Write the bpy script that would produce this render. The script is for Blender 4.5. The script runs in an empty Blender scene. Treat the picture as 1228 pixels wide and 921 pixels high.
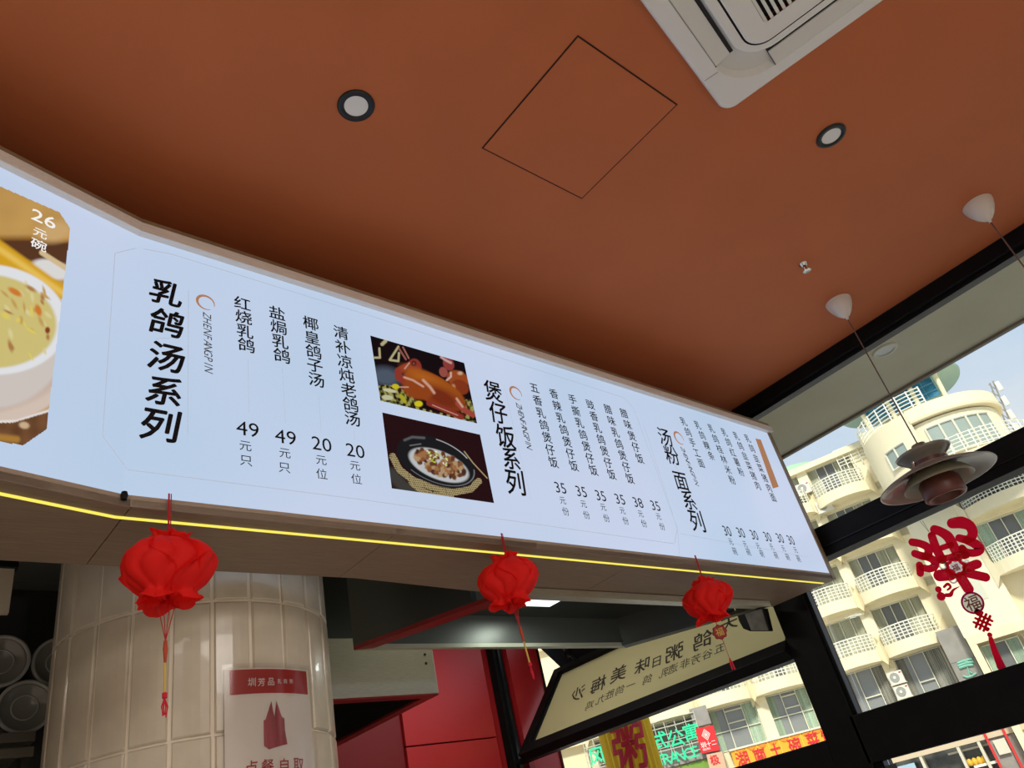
import bpy, math, random
import numpy as np
from mathutils import Vector, Matrix
random.seed(7)
rng = np.random.default_rng(5)
C = bpy.context.scene.collection
SC = bpy.context.scene
R_ = math.radians

# ------------------------------------------------------------------ camera, sky, sun, lights, exposure
RM = np.array([[0.75489664, -0.62168536, -0.20889802],
               [0.20393495, 0.5252375, -0.82615743],
               [0.62333105, 0.58106186, 0.5232834]])
q_, r_ = np.linalg.qr(RM.T)
q_ = q_ * np.sign(np.diag(r_))
RM = q_.T
FPX, EYE = 922.56, np.array([0.0, 0.0, 1.4])
cd = bpy.data.cameras.new('camera'); cam = bpy.data.objects.new('camera', cd); C.objects.link(cam)
cd.sensor_width = 36; cd.lens = FPX / 1228 * 36; cd.clip_start = 0.05; cd.clip_end = 500
cam.matrix_world = Matrix(((RM[0][0], -RM[1][0], -RM[2][0], EYE[0]), (RM[0][1], -RM[1][1], -RM[2][1], EYE[1]),
                           (RM[0][2], -RM[1][2], -RM[2][2], EYE[2]), (0, 0, 0, 1)))
SC.camera = cam

world = bpy.data.worlds.new('sky'); SC.world = world; world.use_nodes = True
wn, wl = world.node_tree.nodes, world.node_tree.links
wn.clear()
tc = wn.new('ShaderNodeTexCoord'); mp = wn.new('ShaderNodeMapping'); mp.inputs['Scale'].default_value = (1.6, 1.6, 3.0)
nz = wn.new('ShaderNodeTexNoise'); nz.inputs['Scale'].default_value = 1.4; nz.inputs['Detail'].default_value = 6
rp = wn.new('ShaderNodeValToRGB'); rp.color_ramp.elements[0].position = 0.36; rp.color_ramp.elements[1].position = 0.62
rp.color_ramp.elements[0].color = (0.55, 0.69, 0.88, 1); rp.color_ramp.elements[1].color = (0.80, 0.84, 0.89, 1)
bg = wn.new('ShaderNodeBackground'); bg.inputs['Strength'].default_value = 1.0
wo = wn.new('ShaderNodeOutputWorld')
wl.new(tc.outputs['Generated'], mp.inputs['Vector']); wl.new(mp.outputs[0], nz.inputs['Vector'])
wl.new(nz.outputs['Fac'], rp.inputs['Fac']); wl.new(rp.outputs[0], bg.inputs['Color']); wl.new(bg.outputs[0], wo.inputs[0])

sd = bpy.data.lights.new('sun', 'SUN'); sun = bpy.data.objects.new('sun', sd); C.objects.link(sun)
sd.energy = 4.0; sd.angle = R_(9); sd.color = (1.0, 0.95, 0.84)
sun.rotation_euler = Vector((-0.62, -0.42, 0.66)).to_track_quat('Z', 'Y').to_euler()

def area(name, loc, size, power, color=(1, 0.95, 0.88), direction=(0, 0, 1), shape='SQUARE', size_y=None):
    d = bpy.data.lights.new(name, 'AREA'); o = bpy.data.objects.new(name, d); C.objects.link(o)
    d.shape = shape; d.size = size; d.energy = power; d.color = color
    if size_y: d.shape = 'RECTANGLE'; d.size_y = size_y
    o.location = loc; o.rotation_euler = Vector(direction).to_track_quat('Z', 'Y').to_euler()
    return o
# unseen fills added to brighten the dining room, and the kitchen's own light panel
area('dining_fill', (0.5, -2.4, 3.2), 1.6, 110)
area('dining_fill_far', (-1.6, -0.6, 3.2), 1.2, 34)
area('kitchen_light', (2.75, 3.35, 2.92), 0.5, 16, (1.0, 0.98, 0.86))

SC.view_settings.view_transform = 'Standard'; SC.view_settings.look = 'None'
SC.view_settings.gamma = 1; SC.view_settings.use_curve_mapping = False
SC.view_settings.exposure = 0.0
SC.cycles.max_bounces = 8; SC.cycles.transparent_max_bounces = 12
SC.cycles.sample_clamp_indirect = 4
try: SC.cycles.use_denoising = True
except Exception: pass

# ------------------------------------------------------------------ helpers
def ray(x, y): return RM.T @ np.array([x - 614.0, y - 460.5, FPX])
def on_x(x, y, X): d = ray(x, y); return EYE + d * (X / d[0])
def on_y(x, y, Y): d = ray(x, y); return EYE + d * (Y / d[1])
def on_z(x, y, Z): d = ray(x, y); return EYE + d * ((Z - 1.4) / d[2])
def on_plane(x, y, o, n): d = ray(x, y); return EYE + d * (np.dot(n, np.asarray(o) - EYE) / np.dot(n, d))

MATS = {}
def mat(name, color, rough=0.6, metal=0.0, noise=0.0, nscale=20, bump=0.0, spec=0.5, stretch=None, emit=None, estr=0, coat=0, color2=None, trans=0):
    if name in MATS: return MATS[name]
    m = bpy.data.materials.new(name); m.use_nodes = True
    N, L = m.node_tree.nodes, m.node_tree.links
    b = N['Principled BSDF']; b.inputs['Base Color'].default_value = (*color, 1)
    b.inputs['Roughness'].default_value = rough; b.inputs['Metallic'].default_value = metal
    b.inputs['Specular IOR Level'].default_value = spec; b.inputs['Coat Weight'].default_value = coat
    if emit: b.inputs['Emission Color'].default_value = (*emit, 1); b.inputs['Emission Strength'].default_value = estr
    if noise or bump or color2:
        t = N.new('ShaderNodeTexCoord'); mpn = N.new('ShaderNodeMapping')
        if stretch: mpn.inputs['Scale'].default_value = stretch
        n = N.new('ShaderNodeTexNoise'); n.inputs['Scale'].default_value = nscale; n.inputs['Detail'].default_value = 5
        L.new(t.outputs['Object'], mpn.inputs[0]); L.new(mpn.outputs[0], n.inputs['Vector'])
        rmp = N.new('ShaderNodeValToRGB')
        c2 = color2 if color2 else tuple(min(1, c * (1 + noise)) for c in color)
        c1 = color if color2 else tuple(c * (1 - noise) for c in color)
        rmp.color_ramp.elements[0].position = 0.3; rmp.color_ramp.elements[1].position = 0.7
        rmp.color_ramp.elements[0].color = (*c1, 1); rmp.color_ramp.elements[1].color = (*c2, 1)
        L.new(n.outputs['Fac'], rmp.inputs['Fac']); L.new(rmp.outputs[0], b.inputs['Base Color'])
        if bump:
            bp = N.new('ShaderNodeBump'); bp.inputs['Strength'].default_value = bump; bp.inputs['Distance'].default_value = 0.004
            L.new(n.outputs['Fac'], bp.inputs['Height']); L.new(bp.outputs[0], b.inputs['Normal'])
    MATS[name] = m
    return m
def emat(name, color, s):
    m = bpy.data.materials.new(name); m.use_nodes = True; N, L = m.node_tree.nodes, m.node_tree.links
    N.clear(); e = N.new('ShaderNodeEmission'); e.inputs[0].default_value = (*color, 1); e.inputs[1].default_value = s
    o = N.new('ShaderNodeOutputMaterial'); L.new(e.outputs[0], o.inputs[0]); MATS[name] = m; return m
def glassmat(name, tint=(1, 1, 1), gloss=0.08, rough=0.02):
    m = bpy.data.materials.new(name); m.use_nodes = True; N, L = m.node_tree.nodes, m.node_tree.links
    N.clear(); t = N.new('ShaderNodeBsdfTransparent'); t.inputs[0].default_value = (*tint, 1)
    g = N.new('ShaderNodeBsdfGlossy'); g.inputs['Roughness'].default_value = rough
    f = N.new('ShaderNodeFresnel'); f.inputs[0].default_value = 1.35
    mu = N.new('ShaderNodeMath'); mu.operation = 'MULTIPLY'; mu.inputs[1].default_value = gloss * 10
    mx = N.new('ShaderNodeMixShader'); o = N.new('ShaderNodeOutputMaterial')
    L.new(f.outputs[0], mu.inputs[0]); L.new(mu.outputs[0], mx.inputs[0]); L.new(t.outputs[0], mx.inputs[1]); L.new(g.outputs[0], mx.inputs[2])
    L.new(mx.outputs[0], o.inputs[0]); MATS[name] = m; return m
def paper(name, color, tl=0.4, rough=0.8):
    m = bpy.data.materials.new(name); m.use_nodes = True; N, L = m.node_tree.nodes, m.node_tree.links
    b = N['Principled BSDF']; b.inputs['Base Color'].default_value = (*color, 1); b.inputs['Roughness'].default_value = rough
    t = N.new('ShaderNodeBsdfTranslucent'); t.inputs[0].default_value = (*color, 1)
    mx = N.new('ShaderNodeMixShader'); mx.inputs[0].default_value = tl
    L.new(b.outputs[0], mx.inputs[1]); L.new(t.outputs[0], mx.inputs[2]); L.new(mx.outputs[0], N['Material Output'].inputs[0])
    MATS[name] = m; return m

def world_origin(o):
    p = np.zeros(3)
    while o is not None: p += np.array(o.location); o = o.parent
    return p
def tag(o, label=None, cat=None, group=None, kind=None):
    if label: o['label'] = label
    if cat: o['category'] = cat
    if group: o['group'] = group
    if kind: o['kind'] = kind
    return o
def thing(name, label, cat, loc=(0, 0, 0), group=None):
    o = bpy.data.objects.new(name, None); C.objects.link(o); o.location = tuple(float(v) for v in loc); o.empty_display_size = 0.05
    return tag(o, label, cat, group)
class MB:
    def __init__(s): s.v = []; s.f = []
    def add(s, vs, fs):
        k = len(s.v); s.v += [tuple(float(c) for c in v) for v in vs]; s.f += [tuple(i + k for i in f) for f in fs]; return s
    def box(s, x0, x1, y0, y1, z0, z1):
        vs = [(x, y, z) for x in (x0, x1) for y in (y0, y1) for z in (z0, z1)]
        return s.add(vs, [(0, 1, 3, 2), (4, 6, 7, 5), (0, 4, 5, 1), (2, 3, 7, 6), (0, 2, 6, 4), (1, 5, 7, 3)])
    def prism(s, poly, dv):          # polygon of 3-D points pushed along dv
        n = len(poly); dv = np.array(dv, float)
        vs = [np.array(p, float) for p in poly] + [np.array(p, float) + dv for p in poly]
        return s.add(vs, [tuple(range(n - 1, -1, -1)), tuple(range(n, 2 * n))] + [(i, (i + 1) % n, n + (i + 1) % n, n + i) for i in range(n)])
    def poly_z(s, pts, z0, z1): return s.prism([(p[0], p[1], z0) for p in pts], (0, 0, z1 - z0))
    def tube(s, path, r, n=8, caps=True):
        path = [np.array(p, float) for p in path]; rings = []
        if not hasattr(r, '__len__'): r = [r] * len(path)
        for i, p in enumerate(path):
            d = path[min(i + 1, len(path) - 1)] - path[max(i - 1, 0)]; d = d / (np.linalg.norm(d) + 1e-12)
            a = np.cross(d, (0, 0, 1.0)); 
            if np.linalg.norm(a) < 1e-3: a = np.cross(d, (1.0, 0, 0))
            a /= np.linalg.norm(a); b = np.cross(d, a)
            rings.append([p + r[i] * (math.cos(t) * a + math.sin(t) * b) for t in np.linspace(0, 2 * math.pi, n, endpoint=False)])
        vs = [v for rg in rings for v in rg]
        fs = [(i * n + j, i * n + (j + 1) % n, (i + 1) * n + (j + 1) % n, (i + 1) * n + j) for i in range(len(path) - 1) for j in range(n)]
        if caps: fs += [tuple(range(n - 1, -1, -1)), tuple((len(path) - 1) * n + j for j in range(n))]
        return s.add(vs, fs)
    def lathe(s, c, prof, n=32, rfun=None, a0=0, a1=2 * math.pi, axis=None):
        full = abs(a1 - a0 - 2 * math.pi) < 1e-6
        m = n if full else n + 1; vs = []
        for (r, z) in prof:
            for j in range(m):
                t = a0 + (a1 - a0) * j / n; rr = r * (rfun(t, z) if rfun else 1)
                p = np.array([rr * math.cos(t), rr * math.sin(t), z])
                if axis is not None: p = axis @ p
                vs.append(p + np.array(c, float))
        fs = []
        for i in range(len(prof) - 1):
            for j in range(n if full else m - 1):
                fs.append((i * m + j, i * m + (j + 1) % m, (i + 1) * m + (j + 1) % m, (i + 1) * m + j))
        return s.add(vs, fs)
    def disc(s, c, r, n=32, up=False):
        vs = [(c[0] + r * math.cos(t), c[1] + r * math.sin(t), c[2]) for t in np.linspace(0, 2 * math.pi, n, endpoint=False)]
        return s.add(vs, [tuple(range(n)) if up else tuple(range(n - 1, -1, -1))])
    def build(s, name, m, parent=None, smooth=False, bevel=0, thick=0):
        me = bpy.data.meshes.new(name); org = world_origin(parent) if parent is not None else np.zeros(3)
        me.from_pydata([tuple(np.array(v) - org) for v in s.v], [], s.f); me.update()
        me.materials.append(m); o = bpy.data.objects.new(name, me); C.objects.link(o)
        if parent is not None: o.parent = parent
        if smooth: me.polygons.foreach_set('use_smooth', [True] * len(me.polygons))
        if thick: md = o.modifiers.new('s', 'SOLIDIFY'); md.thickness = thick; md.offset = 0
        if bevel:
            md = o.modifiers.new('b', 'BEVEL'); md.width = bevel; md.segments = 2; md.limit_method = 'ANGLE'; md.angle_limit = R_(40)
        return o
def struct(name, mb, m, parent=None, **k):
    o = mb.build(name, m, parent, **k)
    if parent is None: o['kind'] = 'structure'
    return o

# text glyphs (Blender's own font, CJK from its built-in fallback)
GL = {}
def glyph(ch, bold=0.0, shear=0.0):
    k = (ch, bold, shear)
    if k in GL: return GL[k]
    c = bpy.data.curves.new('t', 'FONT'); c.body = ch; c.offset = bold; c.shear = shear; c.resolution_u = 3; c.align_x = 'LEFT'
    o = bpy.data.objects.new('t', c); C.objects.link(o)
    bpy.context.view_layer.update()
    me = bpy.data.meshes.new_from_object(o.evaluated_get(bpy.context.evaluated_depsgraph_get()))
    v = np.array([p.co[:2] for p in me.vertices]) if len(me.vertices) else np.zeros((0, 2))
    f = [tuple(p.vertices) for p in me.polygons]
    bpy.data.objects.remove(o); bpy.data.curves.remove(c); bpy.data.meshes.remove(me)
    GL[k] = (v, f); return GL[k]
def put_glyph(mb, ch, P, size, u, v, bold=0, shear=0, sx=1.0, off=None, roll=0.0):
    """ch centred on world point P, its box about `size` high"""
    g, f = glyph(ch, 0.0, shear)
    if not len(g): return
    if ord(ch[0]) > 0x2000:
        w = g - (g.min(0) + g.max(0)) / 2; w = w / 0.92
    else:
        w = g - (g.min(0) + g.max(0)) / 2; w = w / (g[:, 1].max() - g[:, 1].min())
    if roll: cr, sr = math.cos(roll), math.sin(roll); w = w @ np.array([[cr, sr], [-sr, cr]])
    w = w * size
    nn = np.cross(u, v); o_ = off if off is not None else 0
    sh = [(0, 0)] if bold <= 0 else [(0, 0)] + [(math.cos(t), math.sin(t)) for t in np.arange(6) * math.pi / 3 + .3]   # heavier strokes
    for k, (a, b) in enumerate(sh):
        e = bold * size * 1.1
        vs = [np.array(P) + u * (p[0] * sx + a * e) + v * (p[1] + b * e) + nn * (k * 1e-5) + o_ for p in w]
        mb.add(vs, f)

# ------------------------------------------------------------------ materials
M_ceil = mat('ceiling_paint', (0.53, 0.145, 0.046), 0.75, noise=0.04, nscale=3)
M_black = mat('black_frame', (0.007, 0.007, 0.008), 0.5, noise=0.2, nscale=12, spec=0.12)
M_blackg = mat('black_gloss', (0.008, 0.009, 0.010), 0.3, spec=0.25)
M_wood = mat('wood_laminate', (0.27, 0.20, 0.145), 0.55, noise=0.14, nscale=26, stretch=(0.5, 10, 10), bump=0.15)
M_woodl = mat('wood_laminate_lip', (0.80, 0.76, 0.71), 0.5, noise=0.10, nscale=30, stretch=(0.5, 12, 12), bump=0.1)
M_bronze = mat('bronze_edge', (0.26, 0.19, 0.11), 0.45, noise=0.15, nscale=20)
M_steel = mat('brushed_steel', (0.66, 0.62, 0.50), 0.36, metal=0.9, noise=0.08, nscale=30, stretch=(1, 12, 12))
M_steeld = mat('dark_steel', (0.10, 0.105, 0.095), 0.38, metal=0.8)
M_red = mat('red_panel', (0.42, 0.018, 0.022), 0.30, noise=0.05, nscale=2)
M_floor = mat('floor_tile', (0.62, 0.58, 0.52), 0.4, noise=0.08, nscale=4)
M_wallp = mat('cream_wall', (0.72, 0.68, 0.60), 0.8)
M_white = mat('white_plastic', (0.62, 0.62, 0.60), 0.4)
M_soff = mat('exterior_soffit_paint', (0.56, 0.53, 0.39), 0.85, noise=0.06, nscale=3)
M_glass = glassmat('window_glass', (0.97, 0.985, 0.98), 0.05)

# ------------------------------------------------------------------ room shell
WX = 3.69
struct('floor', MB().box(-4, 3.62, -5, 5, -0.1, 0), M_floor)
struct('ceiling', MB().box(-4, 3.75, -5, 1.95, 3.30, 3.42), M_ceil)
struct('ceiling', MB().box(-4, 3.75, 2.02, 5, 2.95, 3.42), mat('kitchen_ceiling', (0.20, 0.21, 0.20), 0.7))
struct('wall_bulkhead', MB().box(-4, 3.62, 1.95, 2.01, 3.05, 3.42), M_ceil)
struct('wall_left', MB().box(-4.1, -4.0, -5, 5, 0, 3.3), M_wallp)
struct('wall_rear', MB().box(-4, 3.62, -5.1, -5.0, 0, 3.3), M_wallp)
wk = struct('wall_kitchen', MB().box(-4, 4.0, 4.34, 4.42, 0, 2.95), M_red)
# seams between the red kitchen panels: panels proud of the wall
XR_ = on_y(486.5, 890, 4.28)[0]; ZR_ = on_y(540, 890, 4.28)[2]
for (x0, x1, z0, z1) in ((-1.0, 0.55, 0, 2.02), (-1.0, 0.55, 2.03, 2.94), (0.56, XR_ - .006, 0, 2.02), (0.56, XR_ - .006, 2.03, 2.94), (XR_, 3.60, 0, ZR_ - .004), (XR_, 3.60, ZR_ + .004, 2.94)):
    MB().box(x0, x1, 4.28 if x0 == XR_ else 4.30, 4.339, z0, z1).build('wall_panel', M_red if x0 == XR_ else mat('shaded_red_panel', (0.16, 0.006, 0.008), 0.3), wk, bevel=0.002)  # left panels: the hood's shade is put into a darker red
# kitchen ceiling tiles with joints
ck = [o for o in C.objects if o.name.startswith('ceiling.')][0]
M_kt = mat('kitchen_ceiling_tile', (0.24, 0.25, 0.235), 0.6)
kt = MB().box(-0.297, 0.297, -0.297, 0.297, -0.012, 0).build('ceiling_tile', M_kt, ck, bevel=0.003)
first = True
for i in range(-3, 6):
    for j in range(4):
        o = kt if first else kt.copy()
        if not first: C.objects.link(o)
        first = False
        o.location = (i * 0.6 + 0.2, 2.34 + j * 0.6, 2.95)

# ------------------------------------------------------------------ window wall (x = 3.69)
w1 = thing('window_1', None, None, (WX, 0, 0)); w1['kind'] = 'structure'
X0, X1 = WX - 0.0, WX + 0.11
MB().box(X0, X1, -5, 4.34, 3.225, 3.30).build('header_beam', M_black, w1, bevel=0.004)
MB().box(X0 + 0.03, X1 - .02, -5, 4.34, 3.205, 3.225).build('header_bead', M_blackg, w1, bevel=0.002)
MB().box(X0, X1, -5, 1.90, 2.353, 2.50).build('transom_beam', M_black, w1, bevel=0.004)
MB().box(X0 - 0.012, X1, -5, 1.90, 2.395, 2.40).build('transom_seam', M_blackg, w1)
MB().box(X0, X1, -5, 1.90, 1.462, 1.665).build('sill_beam', M_black, w1, bevel=0.004)
MB().box(X0, X1, 1.88, 2.055, 0, 3.225).build('corner_post', M_black, w1, bevel=0.004)
MB().box(X0 + 0.02, X0 + 0.06, 1.862, 1.88, 1.665, 2.353).build('glazing_bead', M_blackg, w1, bevel=0.002)
MB().box(X0 + 0.02, X1, 1.84, 1.88, 0, 1.462).build('glazing_bead', M_blackg, w1, bevel=0.002)
MB().box(X0, X1, 2.055, 4.26, 3.0, 3.225).build('service_header', M_black, w1, bevel=0.004)
MB().box(X0, X0 + .08, 4.26, 4.335, 0, 3.225).build('jamb_post', M_black, w1, bevel=0.004)
MB().box(X0 + 0.03, X0 + 0.05, 4.245, 4.26, 1.6, 3.0).build('glazing_bead', M_blackg, w1, bevel=0.002)
MB().box(X0, X1, 2.055, 4.26, 1.44, 1.60).build('service_sill', M_black, w1, bevel=0.004)
MB().box(X0, X1, -5, 1.83, 0, 0.35).build('base_rail', M_black, w1)
MB().box(X0, X1, 1.83, 4.19, 0, 1.44).build('counter_panel', M_black, w1)
MB().box(X0, X1, -1.25, -1.05, 0, 3.178).build('corner_post', M_black, w1, bevel=0.004)
MB().box(X0, X1, -3.25, -3.05, 0, 3.178).build('corner_post', M_black, w1, bevel=0.004)
for (y0, y1) in ((-1.05, 1.83), (-3.05, -1.25), (-5, -3.25)):
    for (z0, z1) in ((2.50, 3.205), (1.665, 2.353), (0.35, 1.462)):
        MB().box(WX + 0.045, WX + 0.051, y0, y1, z0, z1).build('pane', M_glass, w1)
MB().box(WX + 0.045, WX + 0.051, 2.055, 4.26, 1.60, 1.975).build('pane', M_glass, w1)

# red cladding fin outside, beside the serving window
fin = MB().box(3.81, 4.10, 4.25, 4.33, 0, 3.2); struct('wall_outside_fin', fin, M_red)
struct('wall_kitchen_left', MB().box(-4, 1.35, 3.95, 4.05, 0, 2.95), mat('kitchen_wall_grey', (0.07, 0.072, 0.068), 0.7))
struct('trim_1', MB().box(4.10, 4.115, 4.24, 4.34, 0, 3.2), M_black)
# outside soffit over the pavement
so = struct('ceiling_outside', MB().box(3.80, 4.50, -6, 6, 3.25, 3.6), M_soff)
struct('trim_2', MB().box(4.50, 4.53, -6, 6, 3.235, 3.6), mat('soffit_edge', (0.25, 0.22, 0.18), 0.8))
t = thing('recessed_downlight', 'small white round recessed light in the cream soffit outside the window', 'ceiling light', (3.956, 1.036, 3.25))
MB().lathe((3.956, 1.036, 3.25), [(0.045, 0.0), (0.045, -0.006), (0.062, -0.008), (0.066, -0.002), (0.066, 0)], 32).build('trim_ring', mat('soffit_ring', (0.60, 0.58, 0.48), 0.5), t, smooth=True)
MB().disc((3.956, 1.036, 3.247), 0.046).build('diffuser', mat('grey_diffuser', (0.55, 0.56, 0.55), 0.3), t)

# tilted serving window (hinged at its foot, leaning outward)
SB = np.array([3.70, 0, 2.03]); SV = np.array([0.47, 0, 0.50]); SVn = SV / np.linalg.norm(SV); SL = float(np.linalg.norm(SV))
SN = np.cross(SVn, (0, 1.0, 0)); SN = SN / np.linalg.norm(SN)
if SN[0] > 0: SN = -SN                                                      # towards the room
w2 = thing('window_2', None, None, (3.70, 3.1, 2.0)); w2['kind'] = 'structure'
def sash(name, y0, y1, v0, v1, d0, d1, m, bev=0.003):
    P = lambda y, v, d: np.array([SB[0], y, SB[2]]) + SVn * v + SN * d
    return MB().prism([P(y0, v0, d0), P(y1, v0, d0), P(y1, v1, d0), P(y0, v1, d0)], SN * (d1 - d0)).build(name, m, w2, bevel=bev)
sash('bottom_rail', 2.058, 4.16, -0.045, 0.03, -0.03, 0.03, M_black)
sash('top_rail', 2.058, 4.16, SL - 0.055, SL, -0.03, 0.03, M_black)
sash('stile', 4.085, 4.16, 0.03, SL - 0.055, -0.03, 0.03, M_black)
sash('stile', 2.058, 2.066, 0.03, SL - .055, -0.03, 0.03, M_black)
sash('glazing_bead', 4.07, 4.085, 0.03, SL - 0.055, -0.01, 0.015, M_blackg)
sash('pane', 2.066, 4.07, 0.03, SL - 0.055, -0.004, 0.0, M_glass, 0)
M_film = paper('frosted_film', (0.88, 0.82, 0.60), 0.85, 0.35)
sash('frosted_film', 2.066, 4.07, 0.03, SL - 0.055, 0.0005, 0.0015, M_film, 0)
MB().box(X0, X1, 2.055, 4.26, 1.975, 2.0).build('transom_rail', M_black, w1, bevel=0.003)
# stay arm that holds the leaning window
arm = MB(); pa = on_plane(664, 800, SB + SVn * SL, SN)
pa = np.array([SB[0], 3.93, SB[2]]) + SVn * SL
arm.tube([pa, pa + (-0.12, 0.0, 0.12), (3.74, 3.93, 2.66)], 0.012, 8)
arm.tube([pa + (-0.07, -0.02, 0.07), pa + (-0.07, 0.02, 0.07)], 0.03, 16)
arm.build('stay_arm', M_blackg, w2)
MB().prism([on_x(x, y, 4.22) for x, y in ((640, 770), (655, 784), (673, 801), (700, 792), (760, 768), (760, 740), (660, 740))], (0.05, 0, 0)).build('closer_plate', M_black, w2)

M_ink = mat('vinyl_ink', (0.045, 0.035, 0.03), 0.6)
def sash_text(chars, name, bold, shear, roll=0.0):
    mb = MB(); n = SN
    for ch, x, y, s in chars:
        P = on_plane(x, y, SB, SN); P2 = on_plane(x + s, y, SB, SN); P3 = on_plane(x, y + s, SB, SN)
        size = s / 28 * 0.16
        put_glyph(mb, ch, P, size, np.array([0, 1.0, 0]), SVn, bold, shear, 1.0, off=n * 0.004)
    return mb.build(name, M_ink, w2)
L1 = list(zip('天鸽粥日味美梅沙', [(875, 748), (843, 768), (809, 783), (788, 794), (771, 798), (743, 808), (718, 821), (694, 832)], [22, 25, 25, 16, 22, 24, 24, 22]))
sash_text([(c, x, y, s) for c, (x, y), s in L1], 'sign_heading', 0.012, 0.2)
L2 = list(zip('五谷芳非遗乳鸽一鸽胜九鸡', [(864, 778), (849, 785), (835, 791), (822, 796), (808, 802), (797, 807), (777, 815), (757, 822), (744, 828), (732, 833), (721, 839), (708, 846)]))
sash_text([(c, x, y, 13) for c, (x, y) in L2], 'sign_text', 0.0, 0.1)

# ------------------------------------------------------------------ illuminated menu box
D2 = np.array([1, 0.0102, 0]); D2 /= np.linalg.norm(D2); D1 = np.array([1, 0.25, 0]); D1 /= np.linalg.norm(D1)
BX = np.array([0.454, 1.626, 0]); XE = 3.60
N2 = np.array([D2[1], -D2[0], 0]); N1 = np.array([D1[1], -D1[0], 0])
def y_face(x): return BX[1] + (x - BX[0]) * (0.0102 if x >= BX[0] else 0.25)
XS = [-1.6, BX[0], XE]
def strip(x0, x1, d0, d1, z0, z1):                       # a run following the face, d = distance behind the face
    mb = MB()
    xs = [x0] + [x for x in (BX[0],) if x0 < x < x1] + [x1]
    a = [(x, y_face(x) + d0) for x in xs]; b = [(x, y_face(x) + d1) for x in xs]
    for i in range(len(xs) - 1):
        mb.poly_z([a[i], a[i + 1], b[i + 1], b[i]], z0, z1)
    return mb
menu = thing('menu_lightbox', 'long glowing white menu sign box with wood trim and black Chinese dishes and prices', 'menu sign', (1.0, 1.8, 2.22))
ZB, ZT = 2.253, 3.030
# light panel: face with a slow unevenness of the backlight tubes
mp_ = bpy.data.materials.new('backlit_acrylic'); mp_.use_nodes = True; N, L = mp_.node_tree.nodes, mp_.node_tree.links
N.clear(); tx = N.new('ShaderNodeTexCoord'); n1 = N.new('ShaderNodeTexNoise'); n1.inputs['Scale'].default_value = 1.3; n1.inputs['Detail'].default_value = 1
cr = N.new('ShaderNodeValToRGB'); cr.color_ramp.elements[0].color = (0.47, 0.60, 0.775, 1); cr.color_ramp.elements[1].color = (0.56, 0.635, 0.81, 1)
cr.color_ramp.elements[0].position = 0.35; cr.color_ramp.elements[1].position = 0.65
em = N.new('ShaderNodeEmission'); gl = N.new('ShaderNodeBsdfGlossy'); gl.inputs['Roughness'].default_value = 0.3; gl.inputs[0].default_value = (0.04, 0.04, 0.04, 1)
ad = N.new('ShaderNodeAddShader'); ou = N.new('ShaderNodeOutputMaterial')
L.new(tx.outputs['Object'], n1.inputs['Vector']); L.new(n1.outputs['Fac'], cr.inputs[0]); L.new(cr.outputs[0], em.inputs[0]); em.inputs[1].default_value = 1.0
L.new(em.outputs[0], ad.inputs[0]); L.new(gl.outputs[0], ad.inputs[1]); L.new(ad.outputs[0], ou.inputs[0])
strip(-1.6, XE, 0.0, 0.012, ZB, ZT).build('light_panel', mp_, menu)
strip(-1.6, XE + 0.03, -0.022, 0.03, ZT, ZT + 0.033).build('top_trim', M_woodl, menu, bevel=0.001)
strip(-1.6, XE + 0.03, -0.012, 0.32, ZT + 0.033, ZT + 0.056).build('top_edge', M_bronze, menu)
strip(-1.6, XE + 0.03, -0.004, 0.012, 2.226, ZB).build('bottom_trim', mat('wood_laminate_low', (0.36, 0.285, 0.21), 0.5, noise=0.10, nscale=30, stretch=(0.5, 12, 12)), menu)
strip(XE, XE + 0.03, -0.006, 0.33, 2.226, ZT + 0.033).build('end_cap', M_bronze, menu)
# soffit: wooden boards between joints, wider to the right, LED strip let into it
def back_y(x): 
    pts = [(-1.6, 1.60), (0.30, 1.945), (0.45, 1.945), (1.20, 1.94), (1.68, 1.995), (2.20, 2.03), (2.50, 2.045), (3.63, 2.02)]
    for (xa, ya), (xb, yb) in zip(pts, pts[1:]):
        if x <= xb: return ya + (yb - ya) * (x - xa) / (xb - xa)
    return 2.0
cuts = [-1.6, -0.8, 0.0, 0.47, 1.15, 2.2, 3.63]
for i in range(len(cuts) - 1):
    xs = sorted(set([cuts[i] + 0.0012] + [x for x in (0.30, 0.454, 1.2, 1.68, 2.5) if cuts[i] < x < cuts[i + 1]] + [cuts[i + 1] - 0.0012]))
    poly = [(x + (0.06 if k == 0 and i == 3 else 0) * 0, y_face(x) - 0.004) for k, x in enumerate(xs)] + [(x, back_y(x)) for x in reversed(xs)]
    MB().poly_z(poly, 2.225, 2.243).build('soffit_board', M_wood, menu)
strip(-1.6, 3.63, 0.25, 0.29, 2.30, 3.05).build('back_panel', M_black, menu)
strip(-1.6, 3.60, 0.045, 0.054, 2.2225, 2.2255).build('led_strip', emat('led_warm', (1.0, 0.85, 0.13), 1.05), menu)

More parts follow.
